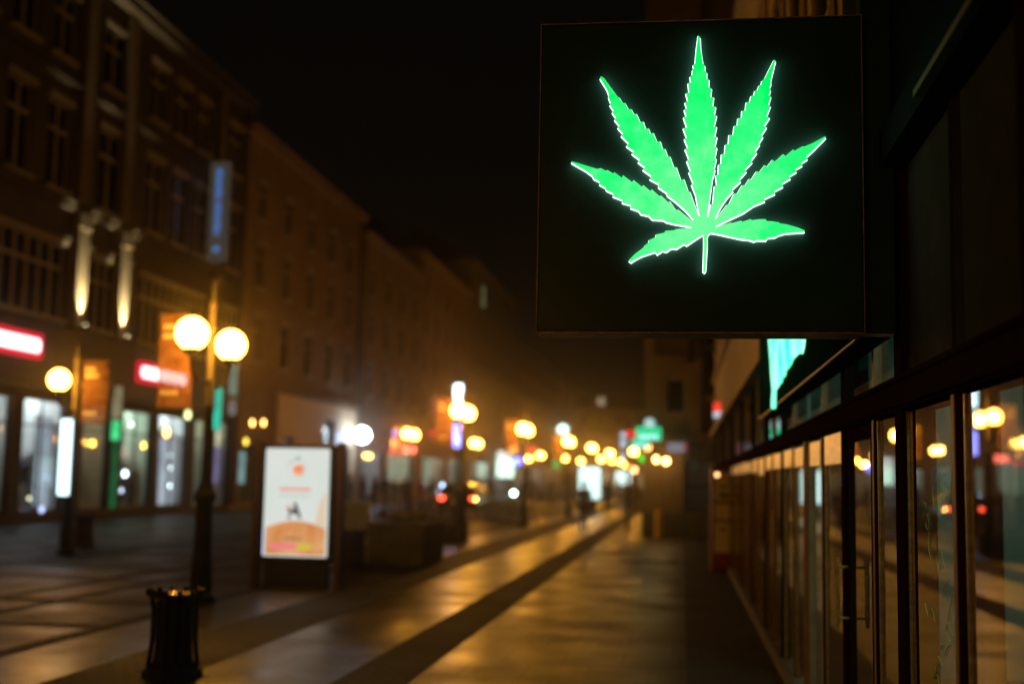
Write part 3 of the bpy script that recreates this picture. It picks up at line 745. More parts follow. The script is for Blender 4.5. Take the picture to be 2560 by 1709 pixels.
b = MB(); b.ball((.82,-.10,.80), .055, 12, 8); b.build('indicator', emit('amber', (1.0,.55,.10), 26.0), car)

# ------------------------------------------------------------------ PEOPLE
def human(name, label, cat, loc, rz, coat, legs, skin, hair, stride=.25, h=1.75, group=None, bag=False, arm=0.12, coatlen=.52):
    root = thing(name, label, cat, loc, rz, group)
    k = h/1.75
    V = {'pel':(0,0,.95),'sp':(0,0,1.15),'ch':(0,.01,1.36),'nk':(0,.01,1.50),'hd':(0,-.01,1.60),'hd2':(0,-.015,1.70)}
    for s, n in ((-1,'L'),(1,'R')):
        st = stride*s
        V['hip'+n]=(s*.095,0,.90); V['kn'+n]=(s*.10,-st*.42-.02,.50); V['an'+n]=(s*.10,-st*.85+.02,.09); V['to'+n]=(s*.115,-st*.85-.15,.035)
        V['sh'+n]=(s*.185,0,1.42); V['el'+n]=(s*.25,st*arm*3+.02,1.14); V['wr'+n]=(s*.255,st*arm*6-.06,.90); V['ha'+n]=(s*.25,st*arm*6-.08,.80)
    R = {'pel':.155,'sp':.135,'ch':.165,'nk':.055,'hd':.082,'hd2':.085}
    for n in 'LR':
        R.update({'hip'+n:.10,'kn'+n:.062,'an'+n:.045,'to'+n:.035,'sh'+n:.072,'el'+n:.052,'wr'+n:.036,'ha'+n:.034})
    E = [('pel','sp'),('sp','ch'),('ch','nk'),('nk','hd'),('hd','hd2')]
    for n in 'LR': E += [('pel','hip'+n),('hip'+n,'kn'+n),('kn'+n,'an'+n),('an'+n,'to'+n),('ch','sh'+n),('sh'+n,'el'+n),('el'+n,'wr'+n),('wr'+n,'ha'+n)]
    ks = list(V); me = bpy.data.meshes.new('tmp'); me.from_pydata([Vector(V[q])*k for q in ks], [(ks.index(a),ks.index(c)) for a,c in E], [])
    o = bpy.data.objects.new('person_body', me); COL.objects.link(o)
    sk = o.modifiers.new('skin','SKIN'); sk.use_smooth_shade = True
    if not me.skin_vertices: pass
    for i, q in enumerate(ks):
        sv = me.skin_vertices[0].data[i]; r_ = R[q]*k
        sv.radius = (r_*1.15, r_*.8) if q in ('pel','sp','ch') else (r_, r_)
        sv.use_root = (q == 'pel')
    sd = o.modifiers.new('sub','SUBSURF'); sd.levels = 1; sd.render_levels = 1
    dg = bpy.context.evaluated_depsgraph_get(); dg.update()
    nm = bpy.data.meshes.new_from_object(o.evaluated_get(dg)); bpy.data.objects.remove(o)
    nm.materials.clear()
    for m in (legs, coat, skin, M_blackmetal): nm.materials.append(m)
    for pl_ in nm.polygons:
        c = pl_.center/k
        idx = 0
        if c.z > .86 - (0.0): idx = 1
        if c.z > 1.50: idx = 2
        if abs(c.x) > .2 and c.z < .86: idx = 2
        if c.z < .09: idx = 3
        pl_.material_index = idx; pl_.use_smooth = True
    ob = bpy.data.objects.new('body', nm); COL.objects.link(ob); ob.parent = root
    b = MB(); b.lathe([(.195*k,coatlen*k+.28*k),(.185*k,.98*k),(.165*k,1.10*k),(.20*k,1.36*k),(.15*k,1.45*k),(.07*k,1.50*k)], 16)
    b.v = [(x, y*.72, z) for x, y, z in b.v]; b.build('coat', coat, root, smooth=True)
    b = MB(); b.ball((0,.012*k,1.665*k), .112*k, 14, 9, (.86,1.0,1.0)); b.v = [(x, y if z > 1.66*k else max(y, .0), z) for x,y,z in b.v]
    b.build('hair', hair, root, smooth=True)
    if bag:
        b = MB(); b.rslab(.24*k,.46*k,.55*k,.85*k,.0,.12,.03); b.tube([(.28*k,.06,.85*k),(.34*k,.06,.98*k),(.40*k,.06,.85*k)],.01,5); b.build('handbag', M_blackmetal, root)
    return root
mk = lambda n,c: mat(n, c, .8, var=.2)
coats = [mk('coat_black',(.012,.012,.014)), mk('coat_navy',(.015,.02,.035)), mk('coat_brown',(.045,.028,.018)), mk('coat_grey',(.05,.05,.05)), mk('coat_red',(.15,.02,.02))]
jeans = mk('jeans',(.02,.024,.035)); skinm = mk('skin',(.45,.28,.20)); hairm = mk('hair_brown',(.03,.018,.01))
PG = 'people walking along the street'
ppl = [(1459,42.0,1.64,0,.30,PI,'person in a dark coat walking on the bright paving, in front of the poster box'),
       (1519,66,1.78,0,.22,PI,'person in black walking away, left of the pair far down the street'),
       (1567,62,1.80,1,.28,0.2,'person in a navy coat walking towards us, left of the sign post'),
       (1590,70,1.72,3,.18,PI,'person in a grey coat far off beside the sign post'),
       (905,62,1.76,0,.15,1.2,'person in black among the group by the left shops, left of them all'),
       (935,60,1.70,2,.1,2.5,'person in a brown coat in the group by the left shops'),
       (962,63,1.82,0,.2,PI,'tall person in black in the group by the left shops'),
       (1010,58,1.74,1,.2,.5,'person in a navy coat standing left of the parked car'),
       (1052,60,1.68,4,.2,-.8,'person in a dark red coat just left of the parked car'),
       (1330,80,1.75,3,.25,PI,'person in a grey coat far off between the car and the bright panel'),
       (1376,88,1.75,0,.25,.3,'distant person in black left of the poster box'),
       (1075,66,1.77,0,.2,2.0,'person in black standing behind the parked car'),
       (985,64,1.66,1,.2,.7,'shorter person in navy inside the group by the left shops'),
       (875,66,1.73,3,.2,1.9,'person in grey close to the round white sign'),
       (1225,72,1.75,2,.25,PI,'person in a brown coat right of the parked car'),
       (1545,90,1.75,0,.25,PI,'small far person in black between the two poster boxes'),
       (1578,84,1.80,0,.25,.1,'small far person in black at the foot of the far poster box')]
for (px,Y,h,ci,st,rz,lab) in ppl:
    p = atY(px, 1290, Y); on = .004 if -6.1 < p.x < 0 else 0
    human('person', lab, 'person', (p.x,Y,on), rz, coats[ci], jeans if ci%2 else coats[0], skinm, hairm, st, h, PG, bag=(ci==2))

# ------------------------------------------------------------------ BUILDINGS
def wall_mesh(b, W, H, D, ops, reveal=.22):
    us = sorted(set([0,W]+[o[0] for o in ops]+[o[1] for o in ops])); zs = sorted(set([0,H]+[o[2] for o in ops]+[o[3] for o in ops]))
    for i in range(len(us)-1):
        for j in range(len(zs)-1):
            cu = (us[i]+us[i+1])/2; cz = (zs[j]+zs[j+1])/2
            if any(o[0]<cu<o[1] and o[2]<cz<o[3] for o in ops): continue
            b.face([(us[i],0,zs[j]),(us[i+1],0,zs[j]),(us[i+1],0,zs[j+1]),(us[i],0,zs[j+1])])
    for (a,c,z0,z1,*_) in ops:
        b.face([(a,0,z0),(a,reveal,z0),(a,reveal,z1),(a,0,z1)]); b.face([(c,0,z0),(c,reveal,z0),(c,reveal,z1),(c,0,z1)])
        b.face([(a,0,z1),(c,0,z1),(c,reveal,z1),(a,reveal,z1)]); b.face([(a,0,z0),(c,0,z0),(c,reveal,z0),(a,reveal,z0)])
    b.face([(0,0,0),(0,D,0),(0,D,H),(0,0,H)]); b.face([(W,0,0),(W,D,0),(W,D,H),(W,0,H)])
    b.face([(0,D,0),(W,D,0),(W,D,H),(0,D,H)]); b.face([(0,0,H),(W,0,H),(W,D,H),(0,D,H)])
M_int = mat('shop_wall', (.62,.62,.60), .8, var=.1)
def building(name, label, X, y0, y1, H, m, wins, shops=(), rz=PI/2, D=11, gf=4.4, origin=None, cornices=(), lights=None, frame=M_frame, roof=True, gap_mat=None):
    W = y1-y0
    root = thing(name, label, 'building', origin or (X,y0,0), rz)
    ops = [(a-y0 if rz==PI/2 else a, c-y0 if rz==PI/2 else c, z0, z1, k) for a,c,z0,z1,k in list(wins)+[(s[0],s[1],s[2],s[3],'shop') for s in shops]]
    b = MB(); wall_mesh(b, W, H, D, ops); b.build('wall', m, root)
    for (a,c,z0,z1,k) in ops:
        cols = max(1, round((c-a)/.75)) if k != 'lit' else 2
        fr = MB(); t_ = .06
        fr.box(a,a+t_,.10,.18,z0,z1); fr.box(c-t_,c,.10,.18,z0,z1); fr.box(a+t_,c-t_,.10,.18,z0,z0+t_); fr.box(a+t_,c-t_,.10,.18,z1-t_,z1)
        if k == 'plain': pass
        elif k != 'shop':
            for i in range(1,cols):
                u = a+(c-a)*i/cols; fr.box(u-.05,u+.05,.085,.178,z0+t_,z1-t_)
            zt = z0+(z1-z0)*.68; fr.box(a+t_,c-t_,.08,.176,zt-.06,zt+.06)
            fr.box(a-.12,c+.12,-.14,-.002,z0-.14,z0-.002); fr.box(a-.10,c+.10,-.10,-.002,z1+.002,z1+.20)
        else:
            for i in range(1, max(1, round((c-a)/1.6))):
                u = a+(c-a)*i/round((c-a)/1.6); fr.box(u-.03,u+.03,.105,.175,z0+t_,z1-t_)
            fr.box(a+t_,c-t_,.104,.172,z1-.9,z1-.84)
        f = fr.build('shop_window' if k=='shop' else 'window', M_blackmetal if k=='shop' else frame, root)
        pn = MB(); pn.face([(a,.15,z0),(c,.15,z0),(c,.15,z1),(a,.15,z1)])
        if k == 'lit':
            pn.build('lit_pane', emit('lit_window', (.55,.62,.30), .55, col2=(.2,.25,.10), scale=1.2), f)
        else:
            pn.build('pane', M_glass if k == 'shop' else M_pane, f)
    for (za, zb, out) in cornices:
        b = MB(); b.box(-.02, W+.02, -out, -.003, za, zb); b.box(-.02, W+.02, -out*1.35, -out-.002, zb-.08, zb+.02); b.build('cornice', m, root)
    if roof:
        b = MB(); q = H+.02
        b.face([(0,-.35,q),(W,-.35,q),(W,D*.45,q+3.0),(0,D*.45,q+3.0)]); b.face([(0,D*.45,q+3.0),(W,D*.45,q+3.0),(W,D,q),(0,D,q)])
        b.face([(0,-.35,q),(0,D*.45,q+3.0),(0,D,q)]); b.face([(W,-.35,q),(W,D*.45,q+3.0),(W,D,q)]); b.face([(0,-.35,q),(W,-.35,q),(W,D,q),(0,D,q)])
        b.build('roof', M_roof, root)
    if shops:
        b = MB(); b.box(.05,W-.05,3.4,3.5,0.02,gf); b.box(.05,W-.05,.3,3.4,gf,gf+.1); b.mi=1; b.box(.05,W-.05,.3,3.4,.0,.05); b.mi=0
        for s in shops:
            if rz == PI/2: b.box(s[1]-y0+.05, s[1]-y0+.13, .24, 3.4, .05, gf)
        b.build('shop_interior', [M_int, M_conc], root)
        for s in shops:
            if len(s) > 4 and s[4] > 0:
                a, c = (s[0]-y0, s[1]-y0) if rz == PI/2 else (s[0], s[1])
                col = s[5] if len(s) > 5 else (.85,.95,1.0)
                s = list(s); s[4] = s[4]*2.5; nm = 'shoplight_%02d_%02d%02d%02d' % (int(s[4]*10), int(col[0]*99), int(col[1]*99), int(col[2]*99))
                b = MB(); b.box(a+.2,c-.2,1.0,1.45,gf-.12,gf-.05); b.build('ceiling_light', emit(nm, col, s[4]), root)
    return root

XL = -20.6
M_b1 = mat('stone_facade', (.060,.045,.028), .8, var=.2, scale=.8, bump=.1)
M_b2 = mat('ochre_facade', (.25,.155,.08), .85, var=.2, scale=.7)
M_b3 = mat('brown_facade', (.30,.21,.13), .85, var=.2, scale=.7)
M_b4 = mat('pinkish_facade', (.36,.25,.17), .85, var=.2, scale=.7)
M_b5 = mat('olive_facade', (.30,.25,.14), .85, var=.2, scale=.7)
wins = []
def bays(lst, rows): return [(a,c,z0,z1,'win') for (a,c) in lst for (z0,z1) in rows]
wins += [(22.1,29.1,6.7,9.2,'win'),(32,38.8,6.7,9.2,'win'),(40.7,42.7,6.7,9.2,'win'),(44.6,51,6.7,9.2,'win'),(53,55.2,6.7,9.2,'win')]
up = [(22.6,24.1),(25,26.5),(27.4,28.9),(32.2,33.7),(34.7,36.2),(37.2,38.7),(40.8,42.6),(44.8,46.3),(47.2,48.7),(49.5,50.9),(53.2,54.9)]
wins += bays(up, [(11.0,13.9),(15.5,17.7)])
shops1 = [(21.6,25.2,.35,4.0,0),(25.8,29.4,.35,4.0,9),(30.4,34.2,.35,4.0,8),(34.7,36.1,.35,4.0,9),(36.8,39.5,.35,4.0,10,(.8,.92,1.0)),(40.8,42.8,.35,4.0,3,(1,.85,.5)),(43.9,46.5,.35,4.0,8,(.7,1.0,.75)),(47.1,50,.35,4.0,12,(.8,.95,1.0)),(50.8,52.2,.2,4.0,6,(.9,1,.7)),(53.2,54.9,.2,4.0,5,(1,.9,.7))]
B1 = building('corner_building', 'tall stone building on the left with pilasters lit from below and red shop signs', XL, 19.6, 55.2, 19.0, M_b1, wins, shops1, cornices=[(10.45,10.75,.22),(9.35,9.5,.12),(14.6,14.8,.14),(18.7,19.1,.55)])
b = MB(); b.box(0,35.6,-.28,-.004,4.35,6.44); b.build('shop_fascia', mat('aubergine_fascia', (.022,.012,.016), .5, var=.2), B1)
for yy in (20.9,30.6,39.5,42.75,52.0):
    u = yy-19.6
    b = MB(); b.box(u-.38,u+.38,-.30,-.003,6.46,10.44); b.box(u-.34,u+.34,-.22,-.003,10.80,18.65); b.box(u-.46,u+.46,-.36,-.003,9.9,10.44); b.build('pilaster', mat('pilaster_stone', (.15,.115,.07), .8, var=.2, scale=1.0), B1)
for yy in (39.5,42.75):
    fx = thing('uplight', 'small uplight at the foot of the %s lit pilaster on the stone building' % ('left' if yy<42 else 'right'), 'uplight', (XL+.52, yy, 6.46), 0, 'pilaster uplights')
    b = MB(); b.lathe([(.08,0),(.10,.04),(.10,.14),(.08,.15)], 12); b.build('housing', M_blackmetal, fx)
    b = MB(); b.lathe([(.075,.151),(.06,.16)], 12); b.build('lens', emit('uplight_lens', (1.0,.86,.50), 12), fx)
    ld = bpy.data.lights.new('uplight_beam','SPOT'); ld.energy = 3200; ld.color = (1.0,.84,.46); ld.spot_size = math.radians(46); ld.spot_blend = .9; ld.shadow_soft_size = .06
    lo = bpy.data.objects.new('uplight_beam', ld); COL.objects.link(lo); lo.parent = fx; lo.location = (0,0,.20); lo.rotation_euler = (PI, math.radians(-9), 0)

def onL(px, py, off=.0): return atX(px, py, XL+off)
# red and white shop signs on the fascia
def red_sign(y0, y1, zc, h, label, n):
    root = thing('red_shop_sign', label, 'shop sign', (XL+.45, y0, zc), PI/2, 'red and white shop signs')
    W = y1-y0
    b = MB(); b.rslab(0,W,-h/2,h/2,0,.14,.10); b.build('red_panel', emit('sign_red', (.85,.010,.035), .95), root)
    b = MB(); b.rslab(.16,W-.16,-h*.27,h*.27,-.012,.010,.18); b.build('white_band', emit('sign_white', (1.0,1.0,1.0), 2.2), root)
    b = MB()
    x = .5
    rnd = random.Random(n)
    while x < W-.6:
        w = rnd.choice((.10,.16,.22)); b.box(x, x+.03, -.02, -.0125, -h*.13, h*.13); x += w+.12
    b.build('lettering', emit('sign_letters', (.75,.55,.62), 1.5), root)
    return root
red_sign(28.6, 36.9, 5.58, .80, 'long red and white shop sign cut by the left edge of the picture', 1)
red_sign(44.05, 48.65, 5.45, .80, 'shorter red and white shop sign partly behind the orange banner', 2)
# blue lettered projecting sign
vs = thing('vertical_sign', 'tall grey projecting sign with blue vertical lettering high on the stone building', 'sign', (XL+.35, 50.4, 10.75))
b = MB(); b.box(-.05,.80,0,.22,0,4.35); b.build('sign_box', emit('sign_greybox', (.10,.085,.06), .5, var=.15), vs, bevel=.02)
z = 1.15
rnd = random.Random(4)
for k in range(12):
    if k == 6: z += .10
    h = .17; b = MB()
    b.box(.25,.50,-.02,-.003,z,z+.035); b.box(.25,.29,-.02,-.003,z+.036,z+h); 
    if k % 3: b.box(.46,.50,-.02,-.003,z+.036,z+h)
    if k % 2: b.box(.295,.455,-.02,-.003,z+h*.5,z+h*.5+.03)
    b.box(.295,.455,-.02,-.003,z+h-.04,z+h)
    z += .235
    b.build('blue_letter', emit('sign_blue', (.10,.32,.95), .75), vs)
b = MB(); b.disc((.37,-.02,.52),.15,20,t=.016); b.build('blue_roundel', emit('sign_blue2', (.12,.28,.80), .55), vs)
for z in (1,3.2):
    b = MB(); b.box(-.35,-.052,.08,.14,z,z+.1); b.build('bracket', M_blackmetal, vs)
# white light strip on the far left lamp
ltz = atY(150, 1232, l1.y).z
wl = thing('light_strip', 'bright white narrow lightbox strapped to the far left lamp post', 'lightbox', (l1.x-.02, l1.y-.24, 1.18))
b = MB(); b.box(-.15,.15,.01,.08,0,1.58); b.build('case', M_blackmetal, wl)
b = MB(); b.rslab(-.125,.125,.02,1.56,-.005,.01,.03); b.build('diffuser', emit('strip_white', (.66,.93,1.0), 2.6), wl)

# shop contents on the left: posters, coloured lights, mannequins
def glow(name, label, cat, p, w, h, m, rz=PI/2, parts='panel', round_=False, group=None, d=.08):
    root = thing(name, label, cat, p, rz, group)
    b = MB()
    if round_: b.disc((0,0,0), w/2, 22, t=d, sx=1.0)
    else: b.rslab(-w/2,w/2,-h/2,h/2,0,d,min(w,h)*.15)
    b.build('lit_'+parts, m, root)
    b = MB()
    if round_: b.disc((0,d+.001,0), w/2+.04, 22, t=.05)
    else: b.box(-w/2-.03,w/2+.03,d+.001,d+.05,-h/2-.03,h/2+.03)
    b.build('backing', M_blackmetal, root)
    return root
def shopglow(px, py, w, h, col, s, label, off=-.5, **k):
    p = onL(px, py, off)
    nm = 'glow_%d_%d' % (px, py)
    return glow(k.pop('name','window_poster'), label, k.pop('cat','poster'), p, w, h, emit(nm, col, s, var=k.pop('var',.35), scale=1.5), **k)
shopglow(118,1155,1.35,3.0,(.42,.50,.60),.95,'tall pale grey-blue lit poster in the shop window left of the white light strip')
shopglow(418,1170,1.25,3.1,(.50,.56,.66),1.1,'tall pale lit poster right of the dressed mannequins')
for i,(px,py) in enumerate(((426,1138),(426,1169),(425,1214))): shopglow(px,py,.12,.12,(.8,.95,1.0),14,'bright white spot lamp on the pale poster, %s of the three' % ('top','middle','bottom')[i],off=-.35,round_=True,name='spot_lamp',cat='spot lamp',group='spot lamps on the pale poster')
shopglow(470,1085,.55,1.2,(.75,1.0,.55),1.4,'green-white lit panel in a narrow shop window left of the near lamp pole')
shopglow(466,1160,.45,2.0,(.36,.36,.62),.7,'violet lit panel low in the narrow window left of the near lamp pole',off=-.45)
shopglow(543,1085,.6,1.1,(1.0,.95,.62),1.3,'cream lit panel in the shop window right of the near lamp pole')
shopglow(540,1160,.5,1.7,(.40,.36,.68),.8,'violet lit panel low in the window right of the near lamp pole',off=-.45)
shopglow(607,1168,.6,1.5,(.35,.60,.58),.6,'small teal lit panel left of the advertising lightbox',off=.1)
shopglow(310,1165,1.0,1.5,(.90,.50,.45),1.5,'pinkish lit poster behind the mannequins',off=-1.2)
shopglow(368,1150,1.2,1.2,(.75,.95,.95),1.6,'white lit poster behind the mannequins',off=-1.2)
shopglow(15,1150,1.2,2.4,(.7,.70,.55),.6,'cream lit poster at the left edge of the picture',off=-1.2)
shopglow(40,1135,.5,.9,(.8,.9,1.0),1.1,'small white lit poster by the left edge mannequin',off=-1.0)
for k,(px,py,w,col,s,lab) in enumerate([(419,1080,.34,(1,.45,.10),12,'round warm lamp over the pale poster'),(472,1036,.36,(.8,.9,.35),4,'round yellow-green lamp above the narrow shop window'),
     (633,1056,.26,(1,.5,.12),12,'left one of a pair of small warm wall lamps'),(661,1056,.26,(1,.5,.12),12,'right one of a pair of small warm wall lamps'),(617,1103,.30,(1,.72,.08),4,'round yellow lamp above the teal panel'),
     (107,1272,.2,(.5,.6,1.0),2.5,'small bluish lamp low in the left shop window'),(315,1183,.2,(.7,1,.95),9,'small bright lamp on the window by the mannequins')]):
    shopglow(px,py,w,w,col,s,lab,off=.12,round_=True,name='round_lamp',cat='lamp')
shopglow(546,1020,.7,1.9,(.03,.62,.42),1.1,'teal green lit oval sign right of the near lamp pole',off=.3,name='lit_sign',cat='sign',round_=False)
shopglow(586,945,.75,1.5,(.22,.36,.28),.6,'pale turquoise hanging sign above the round one, right of the near lamp',off=1.0,name='lit_sign',cat='sign')
shopglow(583,1018,.7,.7,(.30,.32,.30),.55,'round grey hanging sign right of the near lamp pole',off=1.0,name='lit_sign',cat='sign',round_=True)
shopglow(296,1005,.65,1.15,(.42,.36,.20),.6,'dim cream oval sign between the orange banner and red sign',off=.3,name='lit_sign',cat='sign',round_=False)
shopglow(292,1075,.55,.7,(.06,.75,.26),1.2,'small green lit box at the top of a shop pier',off=.2,name='lit_sign',cat='sign')
shopglow(288,1180,.32,2.6,(.02,.22,.07),.5,'dark green lit strip down a shop pier',off=.1,name='lit_sign',cat='sign')
rs = random.Random(21)
DC = [mk('goods_white',(.6,.6,.6)), mk('goods_red',(.35,.05,.05)), mk('goods_blue',(.06,.10,.30)), mk('goods_violet',(.22,.06,.24)), mk('goods_cream',(.6,.5,.35)), mk('goods_black',(.02,.02,.02))]
for k,(ya,yb,lab) in enumerate(((30.8,33.8,'display shelf with coloured goods in the shop window at the far left'),(34.9,36.0,'narrow display shelf in the shop window left of the white strip'),(37.2,39.2,'display shelf with coloured goods behind the far left lamp post'),(44.1,46.3,'display shelf with bright goods beside the mannequins'),(41.0,42.5,'display shelf with pale goods behind the orange banner'))):
    root = thing('display_shelf', lab, 'shelf', (XL-.9, ya, .05), 0, 'display shelves in the shop windows')
    b = MB()
    for z in (.5,1.05,1.6,2.15): b.box(-.25,.05,0,yb-ya,z,z+.03)
    b.box(-.25,.05,-.03,-.005,0,2.2); b.box(-.25,.05,yb-ya+.005,yb-ya+.03,0,2.2)
    b.build('shelf_frame', M_int, root)
    y = .05; n_ = 0
    while y < yb-ya-.2 and n_ < 40:
        for z in (.53,1.08,1.63):
            if rs.random() < .75:
                w = rs.uniform(.08,.16); h = rs.uniform(.15,.42); b = MB(); b.rslab(0,w,0,h,0,.12,.02); o = b.build('goods', rs.choice(DC), root); o.location = (-.05,y,z); o.rotation_euler = (0,0,PI/2); n_ += 1
        y += .26
TL = ['tiny warm lamp under the long red sign, nearest the left edge','tiny cool lamp under the long red sign, second from the left edge','tiny warm lamp just left of the far left globe lamp pole','tiny orange lamp right of the far left lamp pole','tiny mint lamp above the mannequin in purple','tiny mint lamp above the mannequin in black','tiny white lamp at the feet of the mannequin in the blue outfit','tiny bluish lamp at the feet of the mannequin in pink','tiny bluish lamp at the foot of the pale poster','tiny warm lamp low down left of the white light strip','tiny cream lamp directly left of the near lamp pole']
for k,(px,py,r_,col,s_) in enumerate(((20,1000,.07,(1,.85,.6),9),(60,1010,.06,(.8,.9,1),9),(150,1030,.05,(1,.8,.5),7),(250,1040,.05,(1,.6,.3),6),(330,1060,.06,(.8,1,.9),10),(352,1075,.05,(.8,1,.9),8),(35,1215,.05,(.9,.9,1),5),(305,1225,.06,(.7,.8,1),6),(380,1235,.05,(.8,.8,1),5),(75,1245,.05,(1,.9,.6),4),(498,1060,.06,(1,.9,.5),9))):
    shopglow(px,py,r_*2,r_*2,col,s_,TL[k],off=-.6,round_=True,name='shop_lamp',cat='shop lamp',group='tiny lamps glittering inside the left shops')
# mannequins
mq = mk('mannequin_shell',(.5,.5,.5)); 
cl = [mk('dress_blue',(.05,.08,.22)), mk('dress_purple',(.16,.04,.16)), mk('dress_dark',(.02,.02,.03)), mk('dress_pink',(.30,.06,.14)), mk('dress_white',(.5,.5,.5))]
for (px,ci,lab) in ((28,0,'mannequin in a blue outfit at the left edge shop window'),(60,2,'mannequin in black beside the blue one'),(312,3,'mannequin in a pink outfit, leftmost of the group in the middle shop'),(345,1,'mannequin in a purple outfit in the middle shop window'),(372,2,'mannequin in black, rightmost in the middle shop window'),(330,4,'mannequin in white between the pink and purple ones')):
    p = onL(px, 1220, -.65)
    human('mannequin', lab, 'mannequin', (p.x,p.y,.42), PI/2, cl[ci], cl[(ci+2)%5], mq, mq, .05, 1.75, 'mannequins in the shop windows')

# following houses on the left
def grid(y0, y1, n, w, rows):
    st = (y1-y0)/n; return [(y0+st*(i+.5)-w/2, y0+st*(i+.5)+w/2, z0, z1, 'win') for i in range(n) for z0,z1 in rows]
rows5 = [(7.2,9.4),(10.8,12.9),(14.2,16.0)]
B2 = building('apartment_house', 'ochre four-storey house with pale lit ground floor, beyond the stone building', XL, 55.25, 77.0, 18.4, M_b2, grid(56,76.5,5,1.15,rows5), [(56.2,59.0,.3,3.2,0),(62.4,64.2,.3,3.6,2.5,(.55,.65,1.0)),(69.6,72.0,1.6,4.9,.5,(.5,.5,1)),(73.6,76.0,.3,3.4,4,(.7,.8,1.0))], cornices=[(5.9,6.2,.15),(17.9,18.3,.4),(10.1,10.25,.08)])
b = MB()
for (a,c) in ((6.1,7.15),(8.95,14.35),(16.75,18.35),(20.75,21.7)): b.box(a,c,-.12,-.004,0.01,5.85)
for (a,c,z) in ((7.15,8.95,3.65),(14.35,16.75,4.95),(18.35,20.75,3.45)): b.box(a,c,-.12,-.004,z,5.85)
b.build('pale_ground_floor', mat('pale_plaster', (.80,.62,.44), .8, var=.08, scale=.8), B2)
B3 = building('apartment_house', 'narrow brown house third from the near end on the left', XL+.15, 77.1, 95.5, 17.6, M_b3, grid(77.5,95.5,4,1.1,[(7,9.1),(10.4,12.4),(13.6,15.4)]), [(78.5,83.5,.2,3.4,5,(.7,.8,1)),(85.5,94,.2,3.4,4,(1,.75,.5))], cornices=[(5.6,5.8,.12),(17.1,17.5,.35)])
B4 = building('apartment_house', 'pinkish house fourth on the left, beyond the narrow brown one', XL-.1, 95.6, 120, 19.8, M_b4, grid(96,119.5,5,1.2,[(6.6,8.8),(10,12),(13.2,15.2),(16.3,18)]), [(100,108,.2,3.4,5,(1,.85,.6)),(110,118.5,.2,3.4,5,(.8,1,.9))], cornices=[(5.4,5.6,.12),(19.3,19.7,.35)])
wl5 = [w for w in grid(120.5,149,6,1.3,[(6.6,8.8),(10,12.2),(13.4,15.4),(16.6,18.4)])]
B5 = building('apartment_house', 'tallest far house on the left with one lit window under its roof', XL-.1, 120.1, 150, 23.4, M_b5, wl5+[(126.4,128.6,19.4,21.8,'lit')], [(122,134,.2,3.4,6,(.9,.95,.8)),(136,148,.2,3.4,5,(.7,.85,1))], cornices=[(5.4,5.6,.12),(22.9,23.3,.35)])
B6 = building('apartment_house', 'long dark house far down on the left', XL-.1, 150.1, 215, 19, M_b3, grid(151,214,11,1.3,[(6.6,8.8),(10,12.2),(13.4,15.4)]), [(152,168,.2,3.4,5,(1,.8,.5)),(172,190,.2,3.4,5,(.8,.9,1)),(194,212,.2,3.4,4,(1,.75,.4))])
B7 = building('apartment_house', 'dark house closing the far end of the street', -16, 0, 22, 15, M_b5, [(1+i*3.4,2.3+i*3.4,z,z+2.0,'win') for i in range(6) for z in (5.5,8.8,12)], [(2,9,.2,3.2,5,(1,.7,.35)),(12,20,.2,3.2,4,(1,.75,.4))], rz=0, origin=(-20,232,0))

for (bb, u, h) in ((B1, 35.4, 18.6), (B2, .2, 17.8), (B2, 21.5, 17.8), (B3, .3, 17.2), (B4, .3, 19.2)):
    b = MB(); b.tube([(u,-.10,.3),(u,-.10,h)], .06, 8); b.build('downpipe', M_roof, bb)
# round and projecting signs along the left row
def proj(px, py, X, w, h, col, s, label, round_=False, name='projecting_sign'):
    p = atX(px, py, X); root = thing(name, label, 'sign', p, 0)
    m = emit('proj_%d_%d' % (px,py), col, s, var=.15)
    b = MB()
    if round_: b.disc((0,0,0), w/2, 26, t=.14)
    else: b.rslab(-w/2,w/2,-h/2,h/2,0,.14,.05)
    b.build('lit_face', m, root)
    b = MB(); b.box(-w/2-(.8 if not round_ else .6),-w/2+.02,.05,.09,-.03,.03); b.build('bracket', M_blackmetal, root)
    return root
proj(905,1087,-19.6,.92,.92,(.74,.90,1.0),40,'big round white lit sign sticking out from the pale ground floor',True)
proj(852,1097,-20.1,.5,.9,(.50,.58,.85),2.0,'small bluish lit sign just left of the round white sign')
proj(990,1082,-19.4,.45,.45,(.25,.20,1.0),3,'small violet lit sign above the orange ones')
proj(988,1107,-19.4,.5,.6,(1,.42,.14),4,'orange lit sign under the violet one')
proj(1022,1122,-19.4,.9,.5,(1,.16,.10),5,'red lit sign below the lamp by the left shops')
proj(988,1130,-19.4,.8,.4,(.95,.10,.10),1.6,'small red sign beneath the orange one')
proj(1101,1015,-19.8,1.4,1.6,(.55,.16,.07),.6,'dim salmon square sign left of the pylon')
proj(1095,1083,-19.8,1.6,.7,(.70,.06,.04),.8,'dim red sign left of the pylon foot')
proj(1295,1152,-19.2,.9,.9,(.16,.18,1.0),6,'blue round lit sign far down the left row',True)
proj(1407,1074,-19.2,1.7,1.7,(.60,.95,.85),4,'mint-white round lit sign above the fourth lamp',True)
proj(1284,1124,-19.2,.9,.9,(1,.45,.10),5,'orange round lit sign above the blue one',True)
proj(1261,1137,-19.4,1.6,.8,(.6,.66,.62),2,'pale sign over the mint shop window')
proj(1263,1170,-19.6,1.9,2.0,(.55,.85,.68),2.6,'mint lit shop window panel far down the left row')
proj(1391,1160,-19.2,1.2,1.2,(.03,.40,.08),1.5,'green round lit sign far down the left row',True)
proj(1330,1125,-19.2,1.6,1.0,(.85,.08,.03),1.2,'dull red sign among the far lamps')
